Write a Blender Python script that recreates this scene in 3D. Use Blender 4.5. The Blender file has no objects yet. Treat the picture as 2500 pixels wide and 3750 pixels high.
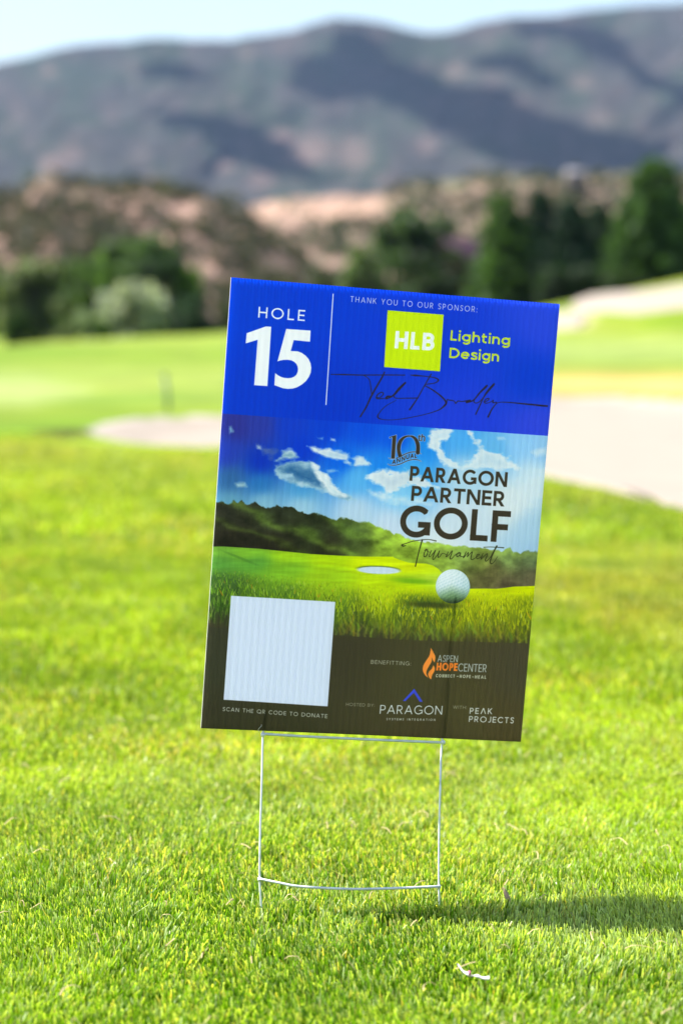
import bpy, math, random
import numpy as np
from mathutils import Vector

S = bpy.context.scene
COL = S.collection
random.seed(7)

# ================================================================ camera, sky, sun, exposure
FPX = 8854.0                                  # 85 mm lens on a 24 x 36 frame, in pixels of the 2500 x 3750 photograph
PITCH = math.atan((1875-1150)/FPX)
HC = 0.823                                    # lens height over the turf
CAM = np.array([0, 0, HC])
FWD = np.array([0, math.cos(PITCH), -math.sin(PITCH)])
UPV = np.array([0, math.sin(PITCH), math.cos(PITCH)])
RGT = np.array([1., 0, 0])
cd = bpy.data.cameras.new('camera'); cam = bpy.data.objects.new('camera', cd); COL.objects.link(cam)
cam.location = CAM; cam.rotation_euler = (math.pi/2-PITCH, 0, 0)
cd.sensor_fit = 'VERTICAL'; cd.sensor_height = 36; cd.sensor_width = 24; cd.lens = 85
cd.clip_start = .05; cd.clip_end = 30000
cd.dof.use_dof = True; cd.dof.focus_distance = 3.27; cd.dof.aperture_fstop = 3.3
S.camera = cam

SUN_EL, SUN_AZ = math.radians(54.5), math.radians(-76.6)      # azimuth clockwise from +Y: high on the left, a little behind the sign
SDIR = np.array([math.cos(SUN_EL)*math.sin(SUN_AZ), math.cos(SUN_EL)*math.cos(SUN_AZ), math.sin(SUN_EL)])
W = bpy.data.worlds.new('World'); S.world = W; W.use_nodes = True
nt = W.node_tree; nt.nodes.clear()
sky = nt.nodes.new('ShaderNodeTexSky'); sky.sky_type = 'NISHITA'; sky.sun_disc = False
sky.sun_elevation = SUN_EL; sky.sun_rotation = SUN_AZ; sky.altitude = 0; sky.air_density = 1.0; sky.dust_density = 1.6; sky.ozone_density = 1.0
bg = nt.nodes.new('ShaderNodeBackground'); bg.inputs['Strength'].default_value = .085
out = nt.nodes.new('ShaderNodeOutputWorld'); nt.links.new(sky.outputs[0], bg.inputs[0]); nt.links.new(bg.outputs[0], out.inputs[0])
sl = bpy.data.lights.new('sun', 'SUN'); sl.energy = 5.0; sl.angle = math.radians(.5); sl.color = (1, .955, .88)
sun = bpy.data.objects.new('sun', sl); COL.objects.link(sun)
sun.rotation_euler = Vector(SDIR).to_track_quat('Z', 'Y').to_euler()
S.view_settings.view_transform = 'Standard'; S.view_settings.look = 'None'; S.view_settings.gamma = 1
S.view_settings.use_curve_mapping = False; S.view_settings.exposure = 1.55
S.render.engine = 'CYCLES'
cy = S.cycles
cy.use_denoising = True; cy.denoiser = 'OPENIMAGEDENOISE'; cy.max_bounces = 8; cy.diffuse_bounces = 3; cy.transmission_bounces = 4
cy.transparent_max_bounces = 6; cy.sample_clamp_indirect = 4; cy.use_adaptive_sampling = False; cy.caustics_reflective = False; cy.caustics_refractive = False

# ================================================================ helpers
def tag(o, label=None, cat=None, group=None, kind=None):
    if label: o['label'] = label
    if cat: o['category'] = cat
    if group: o['group'] = group
    if kind: o['kind'] = kind
    return o

def mesh(name, V, F, mat=None, parent=None, col=None, smooth=False, uv=None, attr='tint'):
    """one mesh object from arrays; F is an (n, 3) or (n, 4) array or a list of such arrays or a ragged list"""
    V = np.asarray(V, np.float32); me = bpy.data.meshes.new(name)
    if isinstance(F, np.ndarray): F = [F]
    if len(F) and isinstance(F[0], np.ndarray):
        loops = np.concatenate([f.ravel() for f in F]).astype(np.int32)
        tot = np.concatenate([np.full(len(f), f.shape[1]) for f in F]).astype(np.int32)
    else:
        loops = np.array([i for f in F for i in f], np.int32); tot = np.array([len(f) for f in F], np.int32)
    st = np.concatenate([[0], np.cumsum(tot)[:-1]]).astype(np.int32)
    me.vertices.add(len(V)); me.vertices.foreach_set('co', V.ravel())
    me.loops.add(len(loops)); me.loops.foreach_set('vertex_index', loops)
    me.polygons.add(len(tot)); me.polygons.foreach_set('loop_start', st); me.polygons.foreach_set('loop_total', tot)
    if smooth: me.polygons.foreach_set('use_smooth', np.ones(len(tot), bool))
    me.update(calc_edges=True); me.validate()
    if col is not None:
        a = me.color_attributes.new(attr, 'FLOAT_COLOR', 'POINT')
        c = np.ones((len(V), 4), np.float32); c[:, :3] = col; a.data.foreach_set('color', c.ravel())
    if uv is not None:
        l = me.uv_layers.new(name='map'); l.data.foreach_set('uv', np.asarray(uv, np.float32)[loops].ravel())
    if mat: me.materials.append(mat)
    o = bpy.data.objects.new(name, me); COL.objects.link(o)
    if parent: o.parent = parent
    return o

def empty(name, loc):
    o = bpy.data.objects.new(name, None); o.empty_display_size = .2; o.location = loc; COL.objects.link(o); return o

def at(px, py, d):
    """the point seen at photograph pixel px, py at camera depth d"""
    px = np.asarray(px, float)[..., None]; py = np.asarray(py, float)[..., None]; d = np.asarray(d, float)[..., None]
    return CAM+(RGT*(px-1250)/FPX+UPV*(1875-py)/FPX+FWD)*d
def gnd(px, py, z=0.):
    r = RGT*(px-1250)/FPX+UPV*(1875-py)/FPX+FWD
    return CAM+r*((z-HC)/r[2])
def topx(P):
    v = P-CAM; d = v@FWD
    return 1250+v@RGT/d*FPX, 1875-v@UPV/d*FPX
def smooth(a, b, v):
    t = np.clip((v-a)/(b-a), 0, 1); return t*t*(3-2*t)

_lat = {}
def vnoise(x, y, seed=0, octv=4, gain=.5):
    """value noise, 0..1"""
    if seed not in _lat: _lat[seed] = np.random.RandomState(seed+100).rand(256, 256).astype(np.float32)
    g = _lat[seed]; x = np.asarray(x, np.float64); y = np.asarray(y, np.float64); o = np.zeros(np.broadcast(x, y).shape); amp = 1; s = 0
    for k in range(octv):
        xi = np.floor(x).astype(np.int64); yi = np.floor(y).astype(np.int64); fx = x-xi; fy = y-yi
        fx = fx*fx*(3-2*fx); fy = fy*fy*(3-2*fy)
        a = g[yi % 256, xi % 256]; b = g[yi % 256, (xi+1) % 256]; c = g[(yi+1) % 256, xi % 256]; d = g[(yi+1) % 256, (xi+1) % 256]
        o += amp*((a*(1-fx)+b*fx)*(1-fy)+(c*(1-fx)+d*fx)*fy); s += amp; amp *= gain; x = x*2.03+17.3; y = y*2.03+5.1
    return o/s

def inpoly(x, y, P):
    """signed distance to a polygon, negative inside"""
    x = np.asarray(x, float); y = np.asarray(y, float); d = np.full(x.shape, 1e9); ins = np.zeros(x.shape, bool)
    for k in range(len(P)):
        x0, y0 = P[k]; x1, y1 = P[(k+1) % len(P)]; ex, ey = x1-x0, y1-y0
        t = np.clip(((x-x0)*ex+(y-y0)*ey)/(ex*ex+ey*ey+1e-12), 0, 1)
        d = np.minimum(d, np.hypot(x-x0-t*ex, y-y0-t*ey))
        if y0 != y1: ins ^= ((y0 > y) != (y1 > y)) & (x < (x1-x0)*(y-y0)/(y1-y0)+x0)
    return np.where(ins, -d, d)

def grid_faces(nr, nc):
    i = np.arange(nr-1)[:, None]*nc+np.arange(nc-1)[None]; i = i.ravel()
    return np.stack([i, i+1, i+nc+1, i+nc], 1)

def lin(c):
    c = np.array(c, float)/255; return np.where(c < .04045, c/12.92, ((c+.055)/1.055)**2.4)

# ---------------------------------------------------------------- materials
def newmat(name):
    m = bpy.data.materials.new(name); m.use_nodes = True; n = m.node_tree; n.nodes.clear()
    o = n.nodes.new('ShaderNodeOutputMaterial'); return m, n, o
def N(n, t, **kw):
    x = n.nodes.new(t)
    for k, v in kw.items():
        if k in x.inputs: x.inputs[k].default_value = v
        else: setattr(x, k, v)
    return x
def simple(name, col, rough=.6, metal=0., spec=.5, nscale=0, namp=.0, bump=0.):
    """principled with a little procedural unevenness in colour and relief"""
    m, n, o = newmat(name); p = N(n, 'ShaderNodeBsdfPrincipled', Roughness=rough, Metallic=metal); p.inputs['Specular IOR Level'].default_value = spec
    tc = N(n, 'ShaderNodeTexCoord'); no = N(n, 'ShaderNodeTexNoise', Scale=nscale or 5., Detail=5.)
    n.links.new(tc.outputs['Object'], no.inputs['Vector'])
    mx = N(n, 'ShaderNodeMixRGB', blend_type='MULTIPLY'); mx.inputs['Fac'].default_value = 1; mx.inputs['Color1'].default_value = (*col, 1)
    mr = N(n, 'ShaderNodeMapRange'); mr.inputs['From Min'].default_value = .3; mr.inputs['From Max'].default_value = .7
    mr.inputs['To Min'].default_value = 1-namp; mr.inputs['To Max'].default_value = 1+namp
    n.links.new(no.outputs[0], mr.inputs['Value']); n.links.new(mr.outputs[0], mx.inputs['Color2'])
    n.links.new(mx.outputs[0], p.inputs['Base Color'])
    if bump:
        b = N(n, 'ShaderNodeBump', Strength=bump, Distance=.02); n.links.new(no.outputs[0], b.inputs['Height']); n.links.new(b.outputs[0], p.inputs['Normal'])
    n.links.new(p.outputs[0], o.inputs[0]); return m
def tinted(name, rough=.6, trans=0., spec=.3, nscale=0, namp=0., tgain=(1, 1, 1), bump=0., bdist=.1, coord='Object'):
    """colour from the mesh's own tint attribute, uneven with noise, partly translucent"""
    m, n, o = newmat(name); a = N(n, 'ShaderNodeAttribute', attribute_name='tint')
    p = N(n, 'ShaderNodeBsdfPrincipled', Roughness=rough); p.inputs['Specular IOR Level'].default_value = spec
    c = a.outputs['Color']
    if nscale:
        tc = N(n, 'ShaderNodeTexCoord'); no = N(n, 'ShaderNodeTexNoise', Scale=nscale, Detail=6.); n.links.new(tc.outputs[coord], no.inputs['Vector'])
        mr = N(n, 'ShaderNodeMapRange'); mr.inputs['From Min'].default_value = .3; mr.inputs['From Max'].default_value = .7
        mr.inputs['To Min'].default_value = 1-namp; mr.inputs['To Max'].default_value = 1+namp
        mx = N(n, 'ShaderNodeMixRGB', blend_type='MULTIPLY'); mx.inputs['Fac'].default_value = 1
        n.links.new(no.outputs[0], mr.inputs['Value']); n.links.new(c, mx.inputs['Color1']); n.links.new(mr.outputs[0], mx.inputs['Color2']); c = mx.outputs[0]
        if bump:
            b = N(n, 'ShaderNodeBump', Strength=bump, Distance=bdist); n.links.new(no.outputs[0], b.inputs['Height']); n.links.new(b.outputs[0], p.inputs['Normal'])
    n.links.new(c, p.inputs['Base Color'])
    if trans:
        t = N(n, 'ShaderNodeBsdfTranslucent'); g = N(n, 'ShaderNodeMixRGB', blend_type='MULTIPLY'); g.inputs['Fac'].default_value = 1; g.inputs['Color2'].default_value = (*tgain, 1)
        n.links.new(c, g.inputs['Color1']); n.links.new(g.outputs[0], t.inputs['Color'])
        ms = N(n, 'ShaderNodeMixShader'); ms.inputs[0].default_value = trans
        n.links.new(p.outputs[0], ms.inputs[1]); n.links.new(t.outputs[0], ms.inputs[2]); n.links.new(ms.outputs[0], o.inputs[0])
    else: n.links.new(p.outputs[0], o.inputs[0])
    return m

M_GROUND = tinted('turf_ground', .9, 0, .1, 1.3, .22, bump=.6, bdist=.03)
M_SAND = simple('bunker_sand', (.246, .212, .178), .95, 0, .1, 3., .05, .3)
M_BLADE = tinted('grass_blade', .36, .44, .26, tgain=(1.8, 1.8, .3))
M_LEAF = tinted('tree_leaf', .6, .38, .25, tgain=(1.6, 1.7, .9))
M_BARK = simple('bark', (.09, .07, .05), .9, 0, .1, 9., .3, .5)
M_BLUFF = tinted('rocky_bluff', .95, 0, .05, .16, .28, bump=.8, bdist=.6)
M_MOUNT = tinted('mountain_slope', 1., 0, .0, .03, .38, bump=.5, bdist=8)
M_WIRE = simple('galvanised_wire', (.80, .83, .80), .42, .35, .5, 60., .12, .1)
M_CLOUD = simple('cloud_white', (.9, .9, .92), 1., 0, 0, .01, .03)
M_STRAW = tinted('dry_straw', .7, .25, .2)
# ---------------------------------------------------------------- printed face of the sign
# Everything on the print is drawn by code into an array: AW x AH pixels over the whole panel.
AW, AH = 1200, 1600
CORN = np.array([[847.3,1015.7],[2048.2,1113.9],[1906.0,2717.0],[736.5,2667.0]])   # layout frame of the print

def homog(src, dst):
    A = []; b = []
    for (x, y), (u, v) in zip(src, dst):
        A += [[x, y, 1, 0, 0, 0, -u*x, -u*y], [0, 0, 0, x, y, 1, -v*x, -v*y]]; b += [u, v]
    h = np.linalg.solve(np.array(A), np.array(b))
    return np.append(h, 1).reshape(3, 3)

def make_print():
    rs = np.random.RandomState(4)
    Hc = homog([(0, 0), (AW, 0), (AW, AH), (0, AH)], CORN)
    Hi = np.linalg.inv(Hc)
    jj, ii = np.meshgrid(np.arange(AW)+.5, np.arange(AH)+.5)
    den = Hc[2,0]*jj + Hc[2,1]*ii + 1
    X = ((Hc[0,0]*jj + Hc[0,1]*ii + Hc[0,2])/den).astype(np.float32)
    Y = ((Hc[1,0]*jj + Hc[1,1]*ii + Hc[1,2])/den).astype(np.float32)
    img = np.zeros((AH, AW, 3), np.float32)

    def box(x0, y0, x1, y1, pad=4):
        p = np.array([[x0-pad, y0-pad, 1], [x1+pad, y0-pad, 1], [x1+pad, y1+pad, 1], [x0-pad, y1+pad, 1]]) @ Hi.T
        p = p[:, :2]/p[:, 2:]
        a = np.floor(p.min(0)).astype(int)-1; b = np.ceil(p.max(0)).astype(int)+2
        a = np.clip(a, 0, [AW, AH]); b = np.clip(b, 0, [AW, AH])
        return slice(a[1], b[1]), slice(a[0], b[0])
    def c3(c): return np.array(c, np.float32)/255.
    def over(s, a, col):
        a = np.clip(a, 0, 1)[..., None]
        img[s] = img[s]*(1-a) + c3(col)*a
    def sdf_poly(P, s, closed=True):
        x = X[s]; y = Y[s]; P = np.asarray(P, np.float32)
        d = np.full(x.shape, 1e9, np.float32); ins = np.zeros(x.shape, bool)
        for k in range(len(P)):
            x0, y0 = P[k]; x1, y1 = P[(k+1) % len(P)]
            ex, ey = x1-x0, y1-y0; L = ex*ex+ey*ey+1e-9
            t = np.clip(((x-x0)*ex+(y-y0)*ey)/L, 0, 1)
            d = np.minimum(d, (x-x0-t*ex)**2+(y-y0-t*ey)**2)
            if y0 != y1:
                c = ((y0 > y) != (y1 > y)) & (x < (x1-x0)*(y-y0)/(y1-y0)+x0)
                ins ^= c
        d = np.sqrt(d)
        return np.where(ins, -d, d)
    def poly(P, col, soft=.6, alpha=1.):
        P = np.asarray(P, float)
        s = box(*P.min(0), *P.max(0), pad=4+soft*2)
        over(s, (.5 - sdf_poly(P, s)/(2*soft))*alpha, col)
    def stroke_sdf(pts, w, s, butt=True, ws=None):
        x = X[s]; y = Y[s]; P = np.asarray(pts, np.float32); n = len(P)-1
        d = np.full(x.shape, 1e9, np.float32)
        for k in range(n):
            x0, y0 = P[k]; x1, y1 = P[k+1]
            L = math.hypot(x1-x0, y1-y0)
            if L < 1e-6: continue
            ex, ey = (x1-x0)/L, (y1-y0)/L
            t = (x-x0)*ex+(y-y0)*ey; q = np.abs((x-x0)*-ey+(y-y0)*ex)
            tc = np.clip(t, 0, L)
            ww = (w if ws is None else ws[k] + (ws[k+1]-ws[k])*tc/L)/2
            dd = np.hypot(t-tc, q)-ww
            if butt:
                if k == 0: dd = np.where(t < 0, np.maximum(-t, q-ww), dd)
                if k == n-1: dd = np.where(t > L, np.maximum(t-L, q-ww), dd)
            d = np.minimum(d, dd)
        return d
    def strokes(list_, col, alpha=1., outline=None, soft=.5):
        # list_: (pts, width, butt, clip) drawn as one mask
        P = np.concatenate([np.asarray(l[0], float) for l in list_]); m = max(np.max(l[1]) for l in list_)
        s = box(*P.min(0), *P.max(0), pad=m+6)
        d = None
        for pts, w, butt, clip in list_:
            if np.ndim(w): dd = stroke_sdf(pts, 0, s, butt, w)
            else: dd = stroke_sdf(pts, w, s, butt)
            if clip is not None:
                o, nrm, h0, h1 = clip
                v = (X[s]-o[0])*nrm[0]+(Y[s]-o[1])*nrm[1]
                dd = np.maximum(dd, np.maximum(h0-v, v-h1))
            d = dd if d is None else np.minimum(d, dd)
        if outline: over(s, .5-(d-outline[0])/(2*soft), outline[1])
        over(s, (.5-d/(2*soft))*alpha, col)

    def arc(cx, cy, rx, ry, a0, a1, n=20):
        t = np.radians(np.linspace(a0, a1, n))
        return [(cx+rx*math.cos(a), cy+ry*math.sin(a)) for a in t]
    def spline(P, n=8):
        P = np.asarray(P, float); Q = np.vstack([2*P[0]-P[1], P, 2*P[-1]-P[-2]]); out = []
        for k in range(1, len(Q)-2):
            for t in np.linspace(0, 1, n, endpoint=False):
                out.append(.5*((2*Q[k])+(-Q[k-1]+Q[k+1])*t+(2*Q[k-1]-5*Q[k]+4*Q[k+1]-Q[k+2])*t*t+(-Q[k-1]+3*Q[k]-3*Q[k+1]+Q[k+2])*t**3))
        out.append(Q[-2])
        return np.array(out)

    # a monoline alphabet, cap height 1, y up; returns strokes (points, clipped?) and width
    def glyph(ch, w, q):
        h = w/2; t = 1-h           # half stroke along y; q: half stroke along x
        V = lambda x: ([(x, 0), (x, 1)], 1)
        Hn = lambda x0, x1, y: ([(x0, y), (x1, y)], 0)
        D = lambda x0, y0, x1, y1: ([(x0, y0), (x1, y1)], 1)
        if ch == 'A': return [D(q, 0, .45, 1), D(.9-q, 0, .45, 1), Hn(.2, .7, .32)], .9
        if ch == '^': return [D(q, 0, .45, 1), D(.9-q, 0, .45, 1)], .9
        if ch == 'B':
            return [V(q), ([(q, t)]+arc(.36, .5+(t-.5)/2+.01, .3-q, (t-.5)/2-.01, 90, -90)+[(q, .52)], 0),
                    ([(q, .52)]+arc(.38, (.52+h)/2, .32-q, (.52-h)/2, 90, -90)+[(q, h)], 0)], .7
        if ch == 'C': return [(arc(.5, .5, .5-q, .5-h+.01, 42, 318, 30), 0)], .86
        if ch == 'D': return [V(q), ([(q, t)]+arc(.36, .5, .52-q, .5-h, 90, -90, 24)+[(q, h)], 0)], .88
        if ch == 'E': return [V(q), Hn(0, .58, t), Hn(0, .54, .51), Hn(0, .58, h)], .58
        if ch == 'F': return [V(q), Hn(0, .56, t), Hn(0, .5, .48)], .56
        if ch == 'G': return [(arc(.5, .5, .5-q, .5-h+.01, 45, 325, 30), 0), ([(.94-q, .08), (.94-q, .5)], 0), Hn(.56, .94, .5-h)], .94
        if ch == 'H': return [V(q), V(.76-q), Hn(q, .76-q, .5)], .76
        if ch == 'I': return [V(q)], 2*q
        if ch == 'J': return [([(.46-q, 1), (.46-q, .3)]+arc(.2, .28, .26-q, .28-h, 0, -130, 14), 0)], .46
        if ch == 'K': return [V(q), D(q, .36, .62, 1), D(.24, .56, .66, 0)], .7
        if ch == 'L': return [V(q), Hn(0, .54, h)], .54
        if ch == 'M': return [V(q), V(.92-q), D(q, 1, .46, .2), D(.92-q, 1, .46, .2)], .92
        if ch == 'N': return [V(q), V(.8-q), D(q*1.1, 1, .8-q*1.1, 0)], .8
        if ch == 'O': return [(arc(.52, .5, .52-q, .51-h, 0, 361, 44), 0)], 1.04
        if ch == 'Q': return [(arc(.52, .5, .52-q, .51-h, 0, 361, 44), 0), ([(.6, .28), (.98, -.06)], 0)], 1.04
        if ch in 'PR':
            m = .44
            g = [V(q), ([(q, t)]+arc(.34, (t+m)/2, .28-q, (t-m)/2, 90, -90, 16)+[(q, m)], 0)]
            if ch == 'R': g.append(D(.3, m, .66-q, 0))
            return g, (.62 if ch == 'P' else .68)
        if ch == 'S':
            k = h*.8
            return [(spline([(.55-q*.4, .84-h*.3), (.42, 1-k-.01), (.26, 1-k), (.1+q*.3, .88-k*.4), (.06+q*.6, .7), (.2, .56), (.38, .48), (.52-q*.6, .34), (.51-q*.6, .16+k*.3), (.36, k), (.2, k+.0), (.02+q*.4, .15+h*.3)], 5), 0)], .56
        if ch == 'T': return [Hn(0, .68, t), V(.34)], .68
        if ch == 'U': return [([(q, 1), (q, .36)]+arc(.38, .38, .38-q, .38-h, 180, 360, 20)+[(.76-q, 1)], 0)], .76
        if ch == 'W': return [D(q, 1, .3, 0), D(.3, 0, .56, 1), D(.56, 1, .82, 0), D(.82, 0, 1.12-q, 1)], 1.12
        if ch == 'Y': return [D(q, 1, .38, .42), D(.76-q, 1, .38, .42), ([(.38, 0), (.38, .46)], 0)], .76
        if ch == ':': return [([(q, 0), (q, w*1.1)], 0), ([(q, .55), (q, .55+w*1.1)], 0)], 2*q
        if ch == '-': return [Hn(0, .34, .42)], .34
        x = .73                     # lower case
        if ch == 'i': return [([(q, 0), (q, x)], 0), ([(q, .95), (q, .951)], 2)], 2*q
        if ch == 'g': return [(arc(.36, .37, .36-q, .36-h, 0, 361, 30), 0), ([(.72-q, x), (.72-q, .06)]+arc(.36, .0, .36-q, .28-h, 0, -140, 14), 0)], .72
        if ch in 'nh':
            return [([(q, 0), (q, 1.03 if ch == 'h' else x)], 0), (arc(.32, .42, .32-q, .32-h, 180, 0, 16)+[(.64-q, 0)], 0)], .64
        if ch == 't': return [([(.16, .92), (.16, .2)]+arc(.16+.2, .2, .2, .2-h, 180, 285, 8), 0), ([(0, x-h), (.42, x-h)], 0)], .46
        if ch == 'e': return [([(.06, .37), (.735, .37)], 0), (arc(.37, .36, .37-q, .36-h, 0, 322, 26), 0)], .74
        if ch == 's': return [(spline([(.52-q*.2, .61-h*.2), (.38, x-h*.9), (.24, x-h*.9), (.06+q*.6, .58), (.1+q*.4, .46), (.28, .38), (.46, .31), (.54-q*.6, .19), (.4, h*.9), (.24, h*.8), (.02+q*.4, .11+h*.2)], 5), 0)], .56
        return [], .3

    def text(s_, p0, p1, cap, w, col, gap=.2, rounded=False, alpha=1., space=.42, outline=None):
        """s_ with its baseline from p0 to p1 (layout coordinates) and cap height cap"""
        p0 = np.array(p0, float); p1 = np.array(p1, float)
        q_ = w/2
        for _ in range(3):
            tot = 0; pos = []
            for k, ch in enumerate(s_):
                if ch == ' ': tot += space; pos.append(None); continue
                g, wd = glyph(ch, w, q_); pos.append((tot, g)); tot += wd+gap
            tot -= gap
            q_ = w*cap/(np.hypot(*(p1-p0))/tot)/2
        u = (p1-p0)/tot
        q = Hi @ [p0[0], p0[1], 1]; q = q/q[2]
        r = Hc @ [q[0], q[1]-10, 1]; r = r[:2]/r[2]; up = r-p0; up /= np.hypot(*up)
        n = np.array([-u[1], u[0]]); n /= np.hypot(*n)
        if n @ up < 0: n = -n
        chc = cap/(n @ up)
        for it in pos:
            if it is None: continue
            x0, g = it; L = []
            for pts, fl in g:
                pts = [np.array(a, float) for a in pts]
                if fl == 1:
                    d = pts[1]-pts[0]; d /= np.hypot(*d)
                    pts = [pts[0]-d*w*1.2 if (pts[0][1] in (0, 1)) else pts[0], pts[1]+d*w*1.2 if pts[1][1] in (0, 1) else pts[1]]
                Q = [p0+u*(x0+a[0])+up*chc*a[1] for a in pts]
                clip = (p0, n, 0, cap) if fl == 1 else None
                if rounded:
                    for e, f in ((0, 1), (-1, -2)):
                        d = Q[f]-Q[e]; Q[e] = Q[e]+d/np.hypot(*d)*min(w*cap*.38, np.hypot(*d)*.9)
                ww = w*cap
                if fl == 2: ww = w*cap*1.2
                L.append((Q, ww, not rounded and fl != 2, clip))
            strokes(L, col, alpha, outline)

    def noise(cx, cy, seed, octv=4):
        """value noise sampled at layout coordinates with base cell cx, cy"""
        r = np.random.RandomState(seed); out = np.zeros(X.shape, np.float32); amp = .5
        for o in range(octv):
            g = r.rand(512, 512).astype(np.float32)
            xs = (X-700)/cx*2**o; ys = (Y-900)/cy*2**o
            xi = np.floor(xs).astype(int); yi = np.floor(ys).astype(int)
            fx = xs-xi; fy = ys-yi; fx = fx*fx*(3-2*fx); fy = fy*fy*(3-2*fy)
            a = g[yi % 512, xi % 512]; b = g[yi % 512, (xi+1) % 512]; c = g[(yi+1) % 512, xi % 512]; d = g[(yi+1) % 512, (xi+1) % 512]
            out += amp*((a*(1-fx)+b*fx)*(1-fy)+(c*(1-fx)+d*fx)*fy); amp *= .5
        return out
    def idw(pts, p=3.0, sy=1.0):
        """smooth colour field through samples ((x, y), rgb)"""
        st = 8; x = X[::st, ::st]; y = Y[::st, ::st]
        num = np.zeros(x.shape+(3,), np.float32); den_ = np.zeros(x.shape, np.float32)
        for (px, py), c in pts:
            w_ = 1/((x-px)**2+((y-py)*sy)**2+1600)**(p/2)*1e6
            num += w_[..., None]*c3(c); den_ += w_
        f = num/den_[..., None]
        yy = np.clip((np.arange(AH)+.5)/st-.5, 0, f.shape[0]-1.001); xx = np.clip((np.arange(AW)+.5)/st-.5, 0, f.shape[1]-1.001)
        yi = yy.astype(int); xi = xx.astype(int); fy = (yy-yi)[:, None, None]; fx = (xx-xi)[None, :, None]
        return (f[yi][:, xi]*(1-fy)*(1-fx)+f[yi][:, xi+1]*(1-fy)*fx+f[yi+1][:, xi]*fy*(1-fx)+f[yi+1][:, xi+1]*fy*fx).astype(np.float32)
    def line_y(P):
        P = np.array(P, float); return np.interp(X, P[:, 0], P[:, 1]).astype(np.float32)
    def zz(o, sc, P): return [(o[0]+sc*a, o[1]+sc*b) for a, b in P]
    sm = lambda e0, e1, v: (lambda t: t*t*(3-2*t))(np.clip((v-e0)/(e1-e0), 0, 1))
    def mixf(mask, col):
        m = mask[..., None]; img[:] = img*(1-m)+col*m
    ALL = (slice(None), slice(None))

    SK, PPz, G1, G2 = ((840, 1540), .38265), ((1300, 1540), .44643), ((760, 1980), .40816), ((1380, 1980), .39541)
    # ---- picture: sky
    sky = idw([((860,1560),(48,52,150)),((950,1560),(44,60,170)),((1060,1560),(14,62,205)),((1200,1560),(0,64,212)),((1330,1570),(0,80,226)),((1450,1600),(0,88,232)),
        ((1540,1640),(30,145,240)),((1700,1600),(80,175,245)),((1800,1640),(105,185,240)),((1900,1620),(150,205,250)),((2000,1650),(150,200,242)),
        ((830,1660),(38,64,185)),((950,1700),(4,48,190)),((1100,1650),(0,58,208)),((1250,1690),(0,100,232)),((1400,1720),(20,135,240)),((1500,1720),(70,175,245)),
        ((840,1760),(50,105,165)),((950,1770),(40,120,190)),((1100,1790),(70,155,215)),((1300,1750),(95,185,242)),((1450,1800),(140,208,245)),((1700,1750),(185,218,240)),((1950,1750),(205,228,244)),
        ((840,1840),(105,165,195)),((960,1850),(140,190,215)),((1100,1860),(165,205,228)),((1300,1880),(190,215,237)),((1420,1930),(205,222,242)),((1700,1900),(212,226,240)),((1950,1950),(175,208,232)),
        ((1960,2030),(165,200,232)),((1850,1850),(220,230,236)),((1600,2000),(222,232,240))], 4)
    mixf(np.ones(X.shape, np.float32), sky)
    n1 = noise(60, 34, 1, 5); n2 = noise(26, 18, 2, 5)
    def cloud(P, col, shade, soft=14, amp=60, lit=(0, -1), a=1.):
        P = np.array(P, float); s = box(*P.min(0), *P.max(0), pad=40); soft = soft*1.5
        d = sdf_poly(P, s) + (n2[s]-.48)*amp + (n1[s]-.48)*amp*.5
        m = np.clip(.5-d/soft, 0, 1)*a
        dep = np.clip(-d/34, 0, 1); k = np.clip(dep*.9+(n1[s]-.5)*1.1, 0, 1)[..., None]
        img[s] = img[s]*(1-m[..., None])+(c3(col)*(1-k)+c3(shade)*k)*m[..., None]
    W_, Gt = (228,236,242), (60,120,160)
    cloud(zz(*SK, [(500,300),(600,300),(680,372),(560,392),(430,412),(480,350)]), (190,215,225), (70,130,165), 9, 26)
    cloud(zz(*SK, [(270,265),(300,270),(460,300),(470,330),(400,380),(330,320)]), (110,130,175), (50,75,160), 14, 34, a=.75)
    cloud(zz(*SK, [(262,255),(300,258),(300,290),(268,290)]), (180,200,225), (140,170,210), 8, 16)
    cloud(zz(*SK, [(715,385),(800,405),(868,450),(900,520),(960,590),(1030,670),(1100,735),(1200,775),(1060,765),(900,712),(750,665),(620,635),(480,560),(430,490),(430,440),(560,410)]), (170,205,222), (46,104,158), 8, 36)
    cloud(zz(*SK, [(765,400),(860,448),(905,528),(985,618),(1100,740),(1020,745),(920,700),(880,600),(810,520),(790,440)]), (236,241,245), (180,210,226), 10, 30)
    cloud(zz(*SK, [(480,530),(600,535),(620,560),(480,560)]), (170,205,225), (120,170,205), 8, 18)
    cloud(zz(*SK, [(640,610),(700,605),(705,650),(640,650)]), (190,215,230), (150,190,215), 8, 18)
    cloud(zz(*SK, [(745,262),(820,262),(850,300),(950,280),(1060,310),(1140,330),(1150,370),(1160,440),(1050,405),(940,372),(870,345),(800,300)]), W_, (165,200,225), 9, 24)
    cloud(zz(*SK, [(1150,372),(1250,368),(1345,425),(1330,450),(1250,440),(1180,395)]), W_, (170,205,230), 9, 22)
    cloud(zz(*SK, [(968,182),(1010,188),(1012,216),(970,205)]), (215,225,240), (180,200,225), 6, 12)
    cloud(zz(*SK, [(825,165),(850,178),(893,178),(890,198),(840,188)]), (150,190,225), (120,170,215), 6, 12)
    cloud(zz(*SK, [(0,75),(18,70),(30,120),(0,140)]), (130,180,210), (90,140,190), 8, 16)
    cloud(zz(*SK, [(60,622),(150,612),(170,650),(80,655)]), (160,195,210), (130,175,200), 10, 20)
    cloud(zz(*SK, [(930,490),(1040,492),(1050,508),(940,510)]), (170,210,240), (150,200,235), 8, 16, a=.8)
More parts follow.
